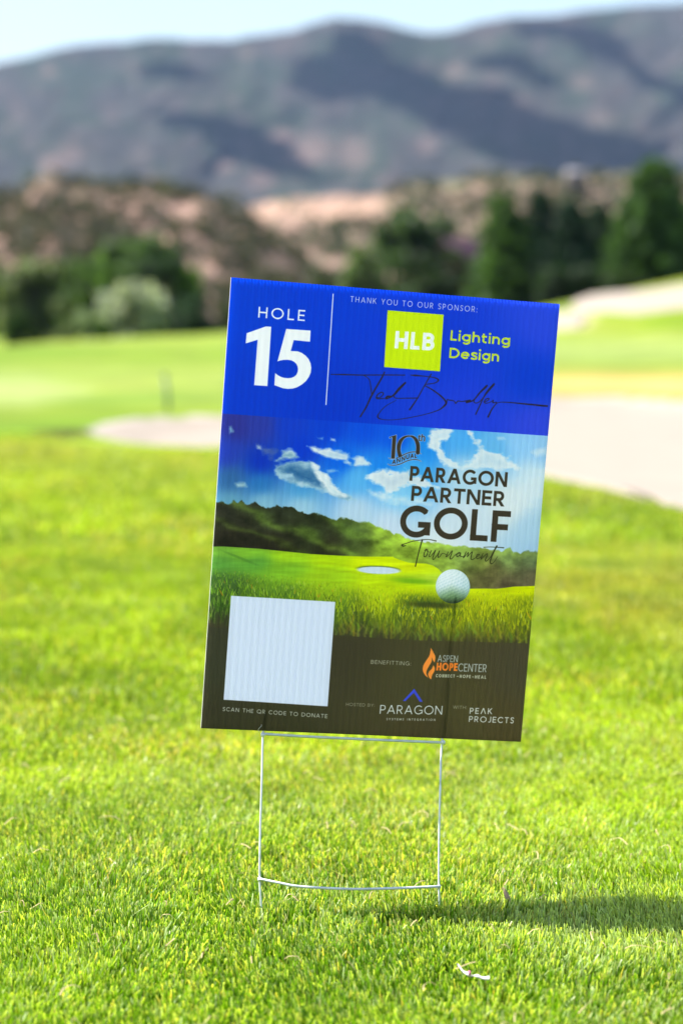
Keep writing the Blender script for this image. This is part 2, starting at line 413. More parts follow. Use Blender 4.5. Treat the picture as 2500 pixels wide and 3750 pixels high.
    cloud(zz(*PPz, [(0,315),(90,335),(128,372),(60,388),(0,380)]), W_, (190,215,235), 9, 20)
    cloud(zz(*PPz, [(100,490),(200,430),(440,425),(600,520),(690,560),(560,560),(420,545),(330,600),(260,600),(210,530)]), W_, (195,212,228), 10, 40)
    cloud(zz(*PPz, [(590,130),(640,100),(700,85),(780,100),(760,180),(700,200),(740,300),(850,370),(960,370),(1010,280),(960,190),(930,100),(1010,180),(1060,240),(1200,290),(1320,400),(1200,430),(1000,410),(830,405),(730,370),(650,270),(600,200)]), W_, (198,220,236), 10, 44)
    cloud(zz(*PPz, [(1160,150),(1220,140),(1230,165),(1170,165)]), W_, W_, 8, 14, a=.8)
    cloud(zz(*PPz, [(1450,280),(1560,230),(1560,280),(1480,310)]), W_, W_, 14, 24, a=.6)
    cloud(zz(*PPz, [(130,605),(300,630),(500,650),(600,700),(330,690),(200,660)]), (232,240,246), (220,232,242), 20, 40, a=.8)
    cloud(zz(*PPz, [(1200,560),(1540,430),(1560,620),(1400,720),(1230,740)]), (225,234,240), (218,230,238), 40, 60, a=.7)
    # ---- picture: wooded hill
    ty = line_y(zz(*SK, [(-60,800),(0,812),(50,788),(80,812),(120,782),(150,818),(195,815),(240,793),(275,812),(300,838),(350,866),(400,850),(455,823),(500,862),(540,838),(560,850),(590,848),(640,880),(700,890),(740,922),(810,898),(850,915),(880,908),(940,946),(1020,965),(1060,950),(1110,943),(1160,968),(1200,985),(1270,1000),(1330,992),(1400,1030),(1500,1058),(1560,1100)])
        + zz(*PPz, [(350,950),(420,985),(560,1010),(740,1032),(850,1050),(1000,1058),(1100,1075),(1210,1092),(1268,1052),(1290,1095),(1340,1100),(1400,1085),(1460,1090),(1570,1120)]))
    n3 = noise(40, 26, 7, 5); n4 = noise(110, 60, 8, 3)
    edge = ty+(noise(14, 14, 9, 3)-.45)*16
    tm = sm(-3.5, 3.5, Y-edge)
    tree = idw([((840,1870),(72,74,58)),((840,1980),(64,60,46)),((1000,1900),(72,80,55)),((1000,2000),(62,58,44)),((1150,1950),(72,84,50)),((1200,2010),(64,62,44)),
        ((1300,1930),(96,120,60)),((1320,1990),(82,98,48)),((1400,1960),(150,180,62)),((1400,2020),(125,150,45)),((1480,1985),(175,205,70)),((1500,2030),(150,180,50)),
        ((1600,2000),(160,190,85)),((1600,2050),(140,165,60)),((1700,2020),(150,180,90)),((1750,2060),(125,140,60)),((1850,2040),(130,155,85)),((1800,2100),(98,92,55)),((1950,2050),(100,118,75)),
        ((1950,2120),(84,76,56)),((1750,2130),(92,88,52)),((1850,2150),(82,72,54))], 4)
    ridge = np.exp(-(((Y-1905-(X-900)*.42+n4*70)/20)**2))+np.exp(-(((Y-1955-(X-840)*.38+n4*60)/14)**2))*.7+np.exp(-(((Y-1870-(X-1080)*.5+n4*60)/18)**2))*.8
    tree = tree*(.62+.38*sm(1150, 1450, X))[..., None]*(1+(n3-.47)[..., None]*.9)+(ridge*sm(1560, 1200, X)*(.4+n3))[..., None]*c3((34,48,8))*1.1
    top_lit = sm(34, 4, Y-edge)*sm(1150, 1400, X)
    tree += top_lit[..., None]*c3((36,42,6))*.6
    mixf(tm, tree)
    # ---- picture: fairway
    fy = line_y(zz(*SK, [(-60,1222),(0,1225),(300,1245),(540,1270),(780,1295),(1050,1310),(1300,1320),(1568,1320)])+zz(*G2, [(150,170),(220,198),(300,222),(450,228),(520,248),(570,280),(640,360),(700,440)])
        + zz(*G2, [(860,460),(1000,458),(1100,460),(1180,452),(1260,440),(1340,438),(1540,430)]))
    fm = sm(-1.6, 1.6, Y-fy)
    fair = idw([((800,2020),(120,175,60)),((800,2060),(96,158,62)),((900,2030),(132,188,50)),((930,2060),(96,160,58)),((1050,2040),(165,208,30)),((1050,2080),(130,185,42)),((1200,2050),(185,218,16)),
        ((1200,2110),(165,205,30)),((1350,2060),(214,232,2)),((1400,2140),(196,222,14)),((1500,2080),(220,232,10)),((1560,2090),(205,225,20)),((1580,2120),(190,218,60)),((1500,2130),(165,205,40)),((1500,2150),(200,220,0)),
        ((1800,2180),(205,220,10)),((1950,2170),(215,228,0))], 4, 2.5)
    fair *= (1+(noise(80, 10, 12, 3)-.45)[..., None]*.25)
    mixf(fm, fair)
    def blob(cx, cy, rx, ry, ang, col, a=1., e0=1.1, e1=.8):
        c, s_ = math.cos(math.radians(ang)), math.sin(math.radians(ang)); s = box(cx-rx*1.5, cy-rx*1.5, cx+rx*1.5, cy+rx*1.5)
        xx, yy = X[s]-cx, Y[s]-cy
        r = np.hypot((xx*c+yy*s_)/rx, (-xx*s_+yy*c)/ry)
        over(s, (1-sm(e1, e0, r))*a, col)
    blob(1512, 2134, 100, 12, 4, (105,165,20), .7, 1.3, .2)
    blob(880, 2050, 80, 6, 22, (70,120,45), .5, 1.3, .2)
    blob(1384, 2090, 86, 13, 2, (80,110,40), .9, 1.05, .75)
    blob(1386, 2095, 84, 14, 2, (205,220,240), 1., 1.08, .8)
    # ---- picture: grass in front, stroke by stroke
    gy = line_y([(740,2078),(900,2090),(1000,2108),(1100,2122),(1250,2135),(1400,2150),(1600,2165),(1700,2168),(2060,2168)])
    back = idw([((800,2120),(70,105,50)),((800,2200),(60,85,42)),((800,2280),(58,60,42)),((1000,2140),(110,155,40)),((1000,2190),(75,110,42)),((1200,2170),(150,185,30)),((1200,2230),(82,115,40)),
        ((1400,2180),(180,205,20)),((1300,2300),(62,75,38)),((1500,2230),(92,118,36)),((1500,2300),(80,95,38)),((1800,2190),(190,205,14)),((1800,2240),(150,165,24)),((1800,2300),(98,108,38)),((1950,2250),(130,150,26)),((1950,2320),(78,84,40))], 4)
    gm = sm(0, 46, Y-gy)
    mixf(gm, back)
    dark = sm(2238, 2330, Y-(X-800)*.055+(noise(12, 40, 31, 2)-.4)*60)
    for k in range(5200):
        x0 = rs.uniform(745, 2010); g0 = float(np.interp(x0, [740,1000,1250,1600,2060], [2078,2108,2135,2165,2168]))
        q = rs.rand()**1.15; y0 = g0+6+q*210
        L = 5+q*34*rs.uniform(.5, 1.2); wd = .9+q*4.4*rs.uniform(.5, 1.1)
        dx = rs.normal(0, .28)*L
        # lit near the crest, and to the right; deep green on the left; dying into the dark band below
        lx = np.clip((x0-800)/700, 0, 1); r = rs.rand()
        lit = np.array([125+105*lx, 178+50*lx, 40-18*lx]); dk = np.array([30+30*lx, 58+24*lx, 22.])
        k_ = np.clip(1.05-q*.95+rs.normal(0, .42), 0, 1)
        c = dk*(1-k_)+lit*k_
        if r < .012: c = np.array([215, 130, 40.])
        elif r < .05: c = np.array([205, 215, 110.])
        fade = np.clip((y0-2230-(x0-800)*.055)/110, 0, 1)
        a = (1-fade)*(.9 if q < .5 else .6)
        if a < .06: continue
        if (x0-1656)**2+(y0-2154)**2 < 60**2: continue
        sh = 1-.62*math.exp(-(((x0-1585)/105)**2+((y0-2219-(1585-x0)*.04)/13)**2))
        c = c*sh
        strokes([([(x0, y0), (x0+dx*.5, y0-L*.55), (x0+dx, y0-L)], [wd, wd*.8, wd*.3], False, None)], tuple(c), a, soft=.5+q*2.2)
    mixf(dark*.97, np.ones(3, np.float32)*c3((66,61,44)))
    for k in range(90):      # the few long blades that still show against the dark
        x0 = rs.uniform(1180, 1960); y0 = 2262+(x0-800)*.05+rs.uniform(0, 60); L = rs.uniform(22, 52)
        c = (rs.uniform(105, 175), rs.uniform(130, 180), rs.uniform(30, 60))
        strokes([([(x0, y0), (x0+rs.normal(0, 6), y0-L*.5), (x0+rs.normal(0, 12), y0-L)], [6, 6, 2], False, None)], c, .42, soft=4)
    blob(1585, 2222, 112, 14, 3, (58,66,34), .75, 1.2, .3)
    # ---- picture: the ball, dimple by dimple
    cx, cy, R = 1656.8, 2153.5, 62.5
    s = box(cx-R, cy-R, cx+R, cy+R)
    xx = (X[s]-cx)/R; yy = (Y[s]-cy)/R; r = np.hypot(xx, yy); zb = np.sqrt(np.clip(1-r*r, 0, 1))
    nx, ny, nz = xx.copy(), yy.copy(), zb.copy(); best = np.full(r.shape, 9., np.float32)
    N = 300
    for k in range(N):
        z_ = 1-2*(k+.5)/N; ph = k*2.399963; rr = math.sqrt(1-z_*z_); c_ = (rr*math.cos(ph), z_*.96+.0, rr*math.sin(ph))
        if c_[2] < -.1: continue
        d = np.sqrt((xx-c_[0])**2+(yy-c_[1])**2+(zb-c_[2])**2); m = d < .085
        f = np.where(m, (d/.085), 0)*.7
        nx = nx-np.where(m, (xx-c_[0])/.085*.8, 0); ny = ny-np.where(m, (yy-c_[1])/.085*.8, 0)
    li = np.clip(.45+.55*(-.35*nx-.75*ny+.45*nz), 0, 1)
    li = np.clip(li, 0, 1)[..., None]
    base = c3((150,190,200))*(1-li)+c3((236,244,250))*li
    gk = sm(-.15, .75, yy*.95+.12+np.abs(xx+.05)*-.3)[..., None]
    base = base*(1-gk*.85)+c3((118,160,96))*(.62+.5*li)*gk*.85
    base = base*(1-(sm(.55, 1., yy)*.45))[..., None]
    m = np.clip((1-r)*R+.5, 0, 1)[..., None]
    img[s] = img[s]*(1-m)+base*m
    # ---- dark foot of the print
    by = line_y([(740,2300),(860,2306),(1499,2349),(1949,2361),(2000,2366)])
    foot = idw([((780,2400),(58,60,44)),((780,2650),(56,54,38)),((1000,2660),(58,56,36)),((1250,2400),(64,60,42)),((1500,2500),(74,70,44)),((1550,2680),(72,64,40)),((1700,2600),(80,74,44)),((1900,2450),(76,70,50)),((1850,2680),(80,70,42))], 3)
    mixf(sm(-1, 1, Y-by)*.93, foot)
    # ---- blue header
    hy = line_y([(700,1512),(818,1520),(2012,1602),(2100,1608)])
    mixf(1-sm(-.8, .8, Y-hy), idw([((860,1100),(0,64,214)),((860,1480),(2,60,208)),((1200,1100),(0,62,216)),((1200,1500),(0,56,206)),((1600,1250),(10,60,218)),((1700,1550),(30,64,224)),((2000,1200),(40,74,228)),((1960,1560),(48,72,226)),((1945,1385),(0,62,212))], 3))
    INK = (62,54,42); WH = (246,248,252)
    z = lambda o, sc, a: (o[0]+sc*a[0], o[1]+sc*a[1])
    # HOLE 15
    N_ = ((860, 1080), .2551)
    text('HOLE', z(*N_, (333,333)), z(*N_, (1000,384)), 159*.2551, .135, WH, .33)
    poly(zz(*N_, [(169,560),(442,462),(522,466),(466,1328),(276,1314),(326,656),(155,708)]), WH)
    poly(zz(*N_, [(737,497),(1087,521),(1077,683),(845,661),(801,818)]+[(900,822),(960,845),(1015,885),(1058,935),(1085,995),(1096,1060),(1088,1130),(1062,1195),(1018,1255),(960,1305),(890,1345),(830,1363),(760,1368),(690,1359),(565,1314),(578,1137),(615,1168),(660,1193),(710,1208),(760,1212),(810,1207),(850,1190),(882,1160),(900,1120),(905,1080),(898,1040),(880,1005),(850,975),(810,955),(760,946),(700,948),(650,956),(610,970)]), WH)
    strokes([([z(*N_, (1411,-15)), z(*N_, (1306,1600))], 3.2, True, None)], WH)   # rule beside the number
    # sponsor block
    Z1 = ((700, 980), .89286); HL = ((1380, 1110), .33163)
    text('THANK YOU TO OUR SPONSOR:', z(*Z1, (652,141)), z(*Z1, (1172,184)), 23.5*.893, .11, (205,205,242), .34, space=.62)
    poly(zz(*HL, [(117,82),(736,131),(694,765),(78,718)]), (208,234,12))
    text('HLB', z(*HL, (192,508)), z(*HL, (628,535)), 196*.33163, .215, (244,248,252), .15)
    text('Lighting', z(*HL, (807,419)), z(*HL, (1464,474)), 116*.33163, .185, (210,230,50), .13)
    text('Design', z(*HL, (794,615)), z(*HL, (1342,655)), 116*.33163, .185, (210,230,50), .12)
    # the written signature
    SA = ((1200, 1350), .28061); SB = ((1600, 1350), .28061)
    def pen(o, P, W, n=6):
        P = np.array(P, float)
        Q = spline(zz(*o, P), n); W = np.interp(np.linspace(0, 1, len(Q)), np.linspace(0, 1, len(W)), W)*.28061
        strokes([(Q, list(W), False, None)], (44,38,52), .92)
    pen(SA, [(40,90),(200,92),(420,98),(700,97),(1005,98)], [9,17,14,14,13])
    pen(SA, [(740,60),(700,140),(570,370),(500,520),(424,645)], [15,20,22,20,18])
    pen(SA, [(420,98),(480,108),(540,160),(560,250),(572,350)], [6,9,10,12,14])
    pen(SA, [(640,395),(690,388),(725,345),(700,325),(655,350),(632,390),(650,410),(740,405),(770,395)], [12,10,14,12,15,15,14,10,10])
    pen(SA, [(830,378),(780,380),(755,405),(790,402),(860,360),(930,280),(1010,200)], [16,24,20,14,22,34,24])
    pen(SA, [(860,360),(870,395),(930,405),(1050,402),(1175,400)], [12,12,10,12,14])
    pen(SA, [(1348,85),(1270,220),(1170,400),(1068,552)], [14,13,13,22])
    pen(SA, [(1080,98),(1140,102),(1250,112),(1380,130),(1440,160),(1400,200),(1270,222)], [9,22,11,12,20,12,10])
    pen(SA, [(1260,235),(1360,290),(1480,380),(1540,455),(1520,500),(1440,560),(1250,620),(1000,670),(830,688),(700,680),(650,650),(670,600),(750,510),(890,430)], [12,16,20,22,24,12,9,9,7,9,20,10,9,5])
    pen(SB, [(125,460),(130,420),(150,425),(220,440),(240,470),(270,440),(320,445),(360,440),(430,432),(380,458),(470,430),(560,330),(640,250),(640,240),(560,320),(480,430),(500,465),(560,440),(650,330),(735,228),(730,220),(650,310),(600,400),(540,530),(500,615)], [12,11,13,12,15,13,11,14,22,20,15,14,22,16,14,13,11,11,14,18,16,13,14,14,15])
    pen(SB, [(610,455),(660,430),(675,408),(640,412),(610,450),(640,468),(700,450),(730,430),(725,460),(770,455),(765,475),(710,550),(662,648)], [10,10,14,14,12,11,9,14,14,12,13,15,22])
    pen(SB, [(765,475),(820,455),(950,458),(1180,480),(1430,505)], [8,9,13,20,24])
    # tournament block
    text('PARAGON', z(*PPz, (444,508)), z(*PPz, (1241,560)), 122*.44643, .19, INK, .11)
    text('PARTNER', z(*PPz, (456,673)), z(*PPz, (1221,720)), 124*.44643, .19, INK, .11)
    text('GOLF', z(*PPz, (358,965)), z(*PPz, (1256,1016)), 258*.44643, .185, INK, .1)
    TZ = ((1440, 1960), .28061)
    def pen2(P, W, n=6):
        Q = spline(zz(*TZ, P), n); W = np.interp(np.linspace(0, 1, len(Q)), np.linspace(0, 1, len(W)), W)*.28061
        strokes([(Q, list(W), False, None)], (52,56,30), .95)
    pen2([(160,158),(125,165),(110,150),(150,135),(250,103),(370,85),(460,80),(555,98)], [10,20,18,10,10,11,9,14])
    pen2([(375,85),(355,150),(320,280),(286,428)], [20,16,15,16])
    pen2([(405,225),(425,205),(445,220),(440,270),(420,300),(398,300),(400,260),(425,215),(440,235),(480,245)], [7,8,10,12,12,13,12,9,7,6])
    pen2([(495,222),(475,262),(462,300),(485,298),(520,255),(545,222),(525,275),(510,325),(525,338),(570,280),(600,225),(585,270),(580,310),(605,300),(632,262),(660,262),(690,280)], [10,10,10,8,9,13,13,13,10,9,10,12,13,10,8,7,8])
    pen2([(712,240),(700,270),(685,305),(715,285),(745,250),(765,228),(750,280),(735,325),(755,330),(800,285),(850,250),(865,255),(830,265),(822,295),(838,302),(868,275),(875,255),(868,290),(885,302),(915,300)], [10,10,12,8,9,12,13,13,10,8,10,12,11,12,10,9,12,12,9,8])
    pen2([(945,240),(930,275),(910,318),(950,275),(975,248),(965,290),(960,305),(1000,262),(1025,240),(1015,285),(1008,330),(1030,340),(1070,315),(1110,285),(1115,270),(1088,280),(1078,315),(1100,328),(1150,300)], [10,11,12,8,11,12,9,9,12,13,12,9,8,9,10,11,12,9,8])
    pen2([(1165,258),(1150,300),(1140,335),(1180,295),(1220,262),(1215,300),(1195,345),(1210,360),(1260,310),(1300,240),(1345,165)], [9,11,12,8,11,12,13,10,8,12,20])
    pen2([(1345,165),(1310,230),(1272,320),(1258,370),(1275,395),(1310,370),(1355,300)], [20,18,16,14,12,9,6])
    pen2([(1175,180),(1260,176),(1350,180),(1435,186)], [9,9,10,13])
    # 10th annual emblem
    EZ = ((1400, 1580), .12755); hal = (1.5, (150,185,235)); sE = .12755
    def st(P, W, closed=False, n=5, a=1.):
        Q = spline(zz(*EZ, P), n); W = np.interp(np.linspace(0, 1, len(Q)), np.linspace(0, 1, len(W)), W)*sE
        return (Q, list(W), False, None)
    L = [st([(500,740),(465,600),(470,450),(520,320),(600,230),(700,185),(780,178),(860,195),(940,260),(1000,370),(1020,500),(1010,655)], [110,100,115,105,70,45,38,60,90,110,110,115]),
         st([(175,805),(240,835),(360,825),(450,795),(560,740),(680,685),(800,645),(930,635),(1040,660),(1110,690)], [6,14,22,22,24,24,24,22,18,5]),
         st([(150,985),(220,1015),(330,1022),(450,1000),(560,960),(680,905),(800,868),(920,852),(1030,870),(1110,910)], [5,12,20,24,24,24,22,22,16,4])]
    strokes(L, INK, outline=hal)
    poly(zz(*EZ, [(185,200),(400,130),(412,150),(375,845),(235,842),(268,235),(250,232),(215,262),(190,245)]), hal[1])
    poly(zz(*EZ, [(198,210),(385,148),(397,160),(352,832),(246,828),(285,215),(240,215),(215,245),(202,235)]), INK)
    for ch, a, b in [('A',(272,985),(378,975)),('N',(402,968),(505,925)),('N',(540,918),(640,875)),('U',(668,862),(765,822)),('A',(790,832),(890,800)),('L',(918,808),(978,808))]:
        text(ch, z(*EZ, a), z(*EZ, b), 122*sE, .2, (48,44,40), .1, outline=(1., hal[1]))
    strokes([st([(1060,160),(1052,230),(1048,300),(1085,302)], [30,30,30,22]), st([(1030,190),(1090,190)], [20,20]), st([(1135,140),(1125,230),(1118,310)], [30,30,30]),
             st([(1122,240),(1150,195),(1190,190),(1210,230),(1200,315)], [20,24,26,30,30])], INK, outline=hal)
    # pale plate at the foot of the print (its code is left off) and the line under it
    poly([(846,2187),(1227,2210),(1199,2589),(819,2564)], (214,224,246))
    SC = ((730, 2560), .33163)
    text('SCAN THE QR CODE TO DONATE', z(*SC, (258,134)), z(*SC, (1411,216)), 42*.33163, .13, (196,198,186), .26, space=.6)
    # beneficiary
    FL = ((1530, 2360), .1722)
    PZ5 = ((1200, 2300), .47832)
    text('BENEFITTING:', z(*PZ5, (328,282)), z(*PZ5, (634,295)), 29*.478, .12, (176,176,156), .24)
    Og = (252,150,62)
    poly(spline(zz(*FL, [(268,95),(320,185),(365,290),(350,410)]), 6).tolist()+spline(zz(*FL, [(350,410),(310,350),(290,305)]), 5).tolist()+spline(zz(*FL, [(290,305),(285,390),(240,470),(190,560),(175,640),(215,735)]), 6).tolist()+spline(zz(*FL, [(215,735),(140,660),(100,570),(112,470),(170,370),(235,270),(262,170),(268,95)]), 6).tolist(), Og)
    poly(spline(zz(*FL, [(325,465),(352,520),(345,590),(300,670),(272,760),(225,700),(215,650),(240,590),(290,540),(325,465)]), 6).tolist(), Og)
    Gy = (178,184,178)
    text('ASPEN', z(*FL, (408,390)), z(*FL, (838,402)), 140*.1722, .11, Gy, .13)
    text('HOPE', z(*FL, (384,576)), z(*FL, (832,586)), 166*.1722, .22, (250,136,50), .1)
    text('CENTER', z(*FL, (842,592)), z(*FL, (1450,612)), 166*.1722, .105, Gy, .14)
    text('CONNECT', z(*FL, (372,718)), z(*FL, (776,728)), 68*.1722, .24, (186,186,164), .3)
    text('-', z(*FL, (815,726)), z(*FL, (858,728)), 68*.1722, .2, (186,186,164))
    text('HOPE', z(*FL, (878,730)), z(*FL, (1112,738)), 68*.1722, .24, (186,186,164), .3)
    text('-', z(*FL, (1143,738)), z(*FL, (1180,740)), 68*.1722, .2, (186,186,164))
    text('HEAL', z(*FL, (1202,742)), z(*FL, (1440,750)), 68*.1722, .24, (186,186,164), .3)
    # hosts
    PG = ((1240, 2500), .42092)
    poly(zz(*PG, [(655,60),(729,171),(704,172),(652,95),(580,166),(557,165)]), (62,78,216))
    text('HOSTED BY:', z(*PG, (62,206)), z(*PG, (310,216)), 26*.42092, .12, (160,158,138), .2, space=.5)
    text('PARAGON', z(*PG, (356,274)), z(*PG, (896,282)), 74*.42092, .095, (220,226,226), .2)
    text('SYSTEMS INTEGRATION', z(*PG, (414,330)), z(*PG, (838,336)), 18*.42092, .2, (190,192,184), .5, space=1.)
    text('WITH:', z(*PG, (992,230)), z(*PG, (1112,234)), 26*.42092, .12, (160,158,138), .2)
    text('PE^K', z(*PG, (1136,274)), z(*PG, (1330,278)), 50*.42092, .15, (212,214,206), .28)
    text('PROJECTS', z(*PG, (1129,344)), z(*PG, (1518,356)), 50*.42092, .14, (212,214,206), .26)
    return np.clip(img, 0, 1)

# ================================================================ terrain
def world_poly(P, z=0.): return [tuple(gnd(a, b, z)[:2]) for a, b in P]
BUNK = world_poly([(318,1592),(380,1566),(470,1550),(600,1541),(760,1538),(900,1532),(1200,1512),(1500,1492),(1800,1474),(2050,1466),(2300,1468),(2500,1478),(2760,1500),
                   (2950,1560),(2900,1800),(2740,1915),(2500,1872),(2380,1838),(2200,1796),(2005,1758),(1850,1722),(1650,1690),(1400,1668),(1000,1655),(760,1652),(600,1648),(440,1632),(350,1612)])
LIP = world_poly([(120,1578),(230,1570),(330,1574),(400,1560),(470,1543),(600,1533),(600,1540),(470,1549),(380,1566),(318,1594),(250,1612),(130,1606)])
def mound(x, y):
    """rise of the rough on the right between 24 and 75 m, and the low swell on the left"""
    s = x/np.maximum(y, 1.)
    k = smooth(24, 72, y)*(1-smooth(92, 150, y))
    h = np.interp(s, [-.3, -.06, .05, .09, .141, .2, .3, 1], [0, 0, .5, 1.10, 1.84, 2.4, 2.9, 3.1])
    yc = np.interp(s, [-.3, -.141, -.045, 0], [54, 62, 100, 120])
    drop = 1.3*smooth(0, 24, y-yc)*(1-smooth(-.03, .03, s))*(1-smooth(240, 320, y))
    return k*h-drop
def terrain(x, y, dip=True):
    x = np.asarray(x, float); y = np.asarray(y, float)
    z = mound(x, y)+(vnoise(x*.12, y*.12, 3, 3)-.5)*.10*smooth(6, 30, y)
    if dip:
        d = inpoly(x, y, BUNK) if np.ndim(x) else inpoly(np.array([x]), np.array([y]), BUNK)[0]
        z = z-.09*smooth(.0, .45, -d)+.03*np.exp(-((d-.15)/.35)**2)*smooth(9, 14, y)
    return z
def hit(px, py):
    """terrain point seen at a photograph pixel"""
    d = np.geomspace(6, 260, 4000); P = at(np.full(d.shape, px), np.full(d.shape, py), d)
    below = P[:, 2] < terrain(P[:, 0], P[:, 1], False); k = int(np.argmax(below)) if below.any() else len(d)-1
    return P[k]

s1 = np.linspace(-.24, .24, 150); s0 = np.linspace(-3, -.25, 22); cols = np.concatenate([s0, s1, -s0[::-1]])
rows = np.concatenate([[-30, -18, -10, -6, -3, -1, 0, 1], np.geomspace(1.7, 200, 400), np.geomspace(215, 6000, 30)])
gy, gs = np.meshgrid(rows, cols, indexing='ij')
gx = gs*np.maximum(gy, 9); gx = np.where(gy > 330, gx*330/np.maximum(gy, 1)+gs*(gy-330)*.35, gx)
far_ok = gy < 330
gz = np.where(far_ok, terrain(gx, np.minimum(gy, 330)), 0)
gz = gz-.6*smooth(330, 900, gy)
P = np.stack([gx, gy, gz], -1).reshape(-1, 3)
px_, py_ = topx(P); px_ = np.where(P[:, 1] > 3, px_, 0); py_ = np.where(P[:, 1] > 3, py_, 5000)
x_, y_ = P[:, 0], P[:, 1]
# turf colour: lusher and drier patches, mowing tone, painted shade at the bunker lip, the dry face above the bunker, the worn sandy slope on the mound
def turf_tint(x, y):
    a = vnoise(x*.45+9, y*.30, 11, 4)[..., None]; b = vnoise(x*1.9, y*1.5, 12, 3)[..., None]; c = vnoise(x*.10, y*.055+4, 13, 3)[..., None]
    lush = np.array([.085, .165, .004]); mid = np.array([.150, .200, .010]); dry = np.array([.21, .23, .05])
    k = np.clip((a-.5)*3.2+(c-.5)*2.0+.42, 0, 1); t = lush*(1-k)+mid*k
    k2 = np.clip((b-.58)*2.2+(a-.5)*1.2, 0, .7); return t*(1-k2)+dry*k2
tint = turf_tint(x_, y_)
def paint(mask, colr):
    global tint
    m = np.clip(mask, 0, 1)[:, None]; tint = tint*(1-m)+np.array(colr)*m
far = smooth(24, 60, y_)
paint(far*.45*np.clip(vnoise(x_*.08, y_*.03, 21, 3)*2-.5, 0, 1), (.19, .235, .035))
paint(smooth(15, 30, y_)*(1-smooth(30, 48, y_))*(px_ < 900)*.55, (.19, .24, .05))
tint = tint*(1-.07*smooth(14, 18, y_)*(1-smooth(60, 90, y_)))[:, None]
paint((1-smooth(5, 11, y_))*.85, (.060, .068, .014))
def pp(Pg, soft): return np.clip(.5-inpoly(px_, py_, Pg)/soft, 0, 1)*(y_ > 8)
nz = vnoise(x_*.5, y_*.2, 31, 4)
paint(pp([(1980,1385),(2150,1372),(2330,1378),(2560,1368),(2900,1390),(2900,1500),(2500,1470),(2250,1458),(1980,1462)], 30)*.95, (.36, .25, .085))
paint(pp([(1980,1425),(2250,1432),(2500,1440),(2900,1450),(2900,1510),(2500,1480),(1980,1470)], 16)*.8, (.20, .165, .025))
paint(pp([(1900,1150),(2100,1140),(2190,1160),(2150,1205),(1900,1210)], 26)*.8, (.29, .27, .13))
paint(pp([(2320,1175),(2420,1150),(2560,1148),(2800,1160),(2800,1205),(2520,1200),(2380,1190)], 16)*.9, (.10, .16, .003))
paint(pp([(1980,1240),(2560,1232),(2900,1240),(2900,1330),(1980,1330)], 50)*.7, (.165, .215, .06))
paint(pp([(1900,1385),(1900,1330),(2560,1340),(2560,1380)], 40)*.6, (.18, .18, .035))
paint(pp([(120,1575),(230,1568),(330,1572),(400,1560),(470,1545),(470,1556),(360,1580),(322,1598),(250,1610),(130,1604)], 16)*.9, (.035, .036, .003))  # dark grass at the left bunker lip, with the lip's shade painted in
paint(pp([(-200,1470),(200,1480),(840,1492),(840,1540),(400,1545),(0,1580),(-200,1560)], 40)*.55, (.095, .155, .006))
paint(pp([(-200,1380),(120,1385),(330,1430),(100,1480),(-200,1470)], 60)*.7, (.22, .26, .09))
paint(smooth(-.02, .02, -inpoly(x_, y_, BUNK))*.9, (.3, .26, .24))
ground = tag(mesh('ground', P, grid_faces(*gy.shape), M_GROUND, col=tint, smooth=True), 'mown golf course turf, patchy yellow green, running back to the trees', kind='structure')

def sheet(name, PG, lift, mat, lab, res=(60, 60), world=False):
    """sand lying in a hollow of the turf, following the terrain"""
    Q = PG if world else [tuple(hit(a, b)[:2]) for a, b in PG]
    Q = np.array(Q); n = len(Q)
    big = []
    for k in range(n):
        a, b = Q[k], Q[(k+1) % n]
        for t in np.linspace(0, 1, 6, endpoint=False):
            p = a+(b-a)*t; big.append(p)
    big = np.array(big); c = big.mean(0); V = []; m = len(big); R = 14
    for r in np.linspace(1, .04, R):
        q = c+(big-c)*r; V.append(np.c_[q, terrain(q[:, 0], q[:, 1])+lift*min(1, (1-r)*14)-.01])
    V = np.concatenate(V); F = []
    for r in range(R-1):
        for k in range(m): F.append((r*m+k, r*m+(k+1) % m, (r+1)*m+(k+1) % m, (r+1)*m+k))
    F.append(tuple((R-1)*m+k for k in range(m)))
    o = mesh(name, V, F, mat, smooth=True); tag(o, lab, kind='structure'); return o
sheet('sand_bunker', BUNK, .03, M_SAND, 'wide pale pink sand bunker behind the sign, widest at the right edge', world=True)
sheet('sand_path', [(2085,1120),(2150,1095),(2250,1085),(2330,1082),(2400,1074),(2470,1062),(2560,1054),(2700,1048),(2700,1128),(2500,1130),(2420,1140),(2330,1150),(2220,1144),(2120,1148)], .12, M_SAND, 'bare sandy slope on the rise at the right below the dark conifers')
sheet('sand_patch', [(1990,1160),(2060,1148),(2130,1152),(2150,1176),(2120,1200),(2040,1208),(1985,1205)], .08, M_SAND, 'small pale sandy patch right beside the top corner of the sign')

# ================================================================ bluffs and mountain behind
CREST1 = [(-700,640),(-300,690),(0,712),(90,690),(140,655),(200,640),(260,675),(380,668),(560,672),(700,690),(800,728),(880,775),(950,840),(1040,905),(1130,985),(1300,1075),(1500,1120),(1800,1145),(3200,1150)]
CREST2 = [(-700,760),(700,770),(860,765),(930,748),(1010,735),(1100,722),(1250,716),(1400,712),(1450,690),(1520,668),(1650,660),(1760,648),(1900,640),(2050,640),(2250,632),(2400,636),(2560,640),(3200,650)]
CREST3 = [(-900,420),(-400,330),(-100,262),(0,231),(104,211),(160,191),(239,175),(359,159),(446,156),(510,143),(654,142),(685,151),(837,147),(957,128),(1100,104),(1180,76),(1228,62),(1250,64),(1330,72),(1410,84),(1513,112),(1569,120),(1633,116),(1728,92),(1848,64),(1960,57),(2047,52),(2167,32),(2326,20),(2500,12),(2800,-10),(3300,60)]
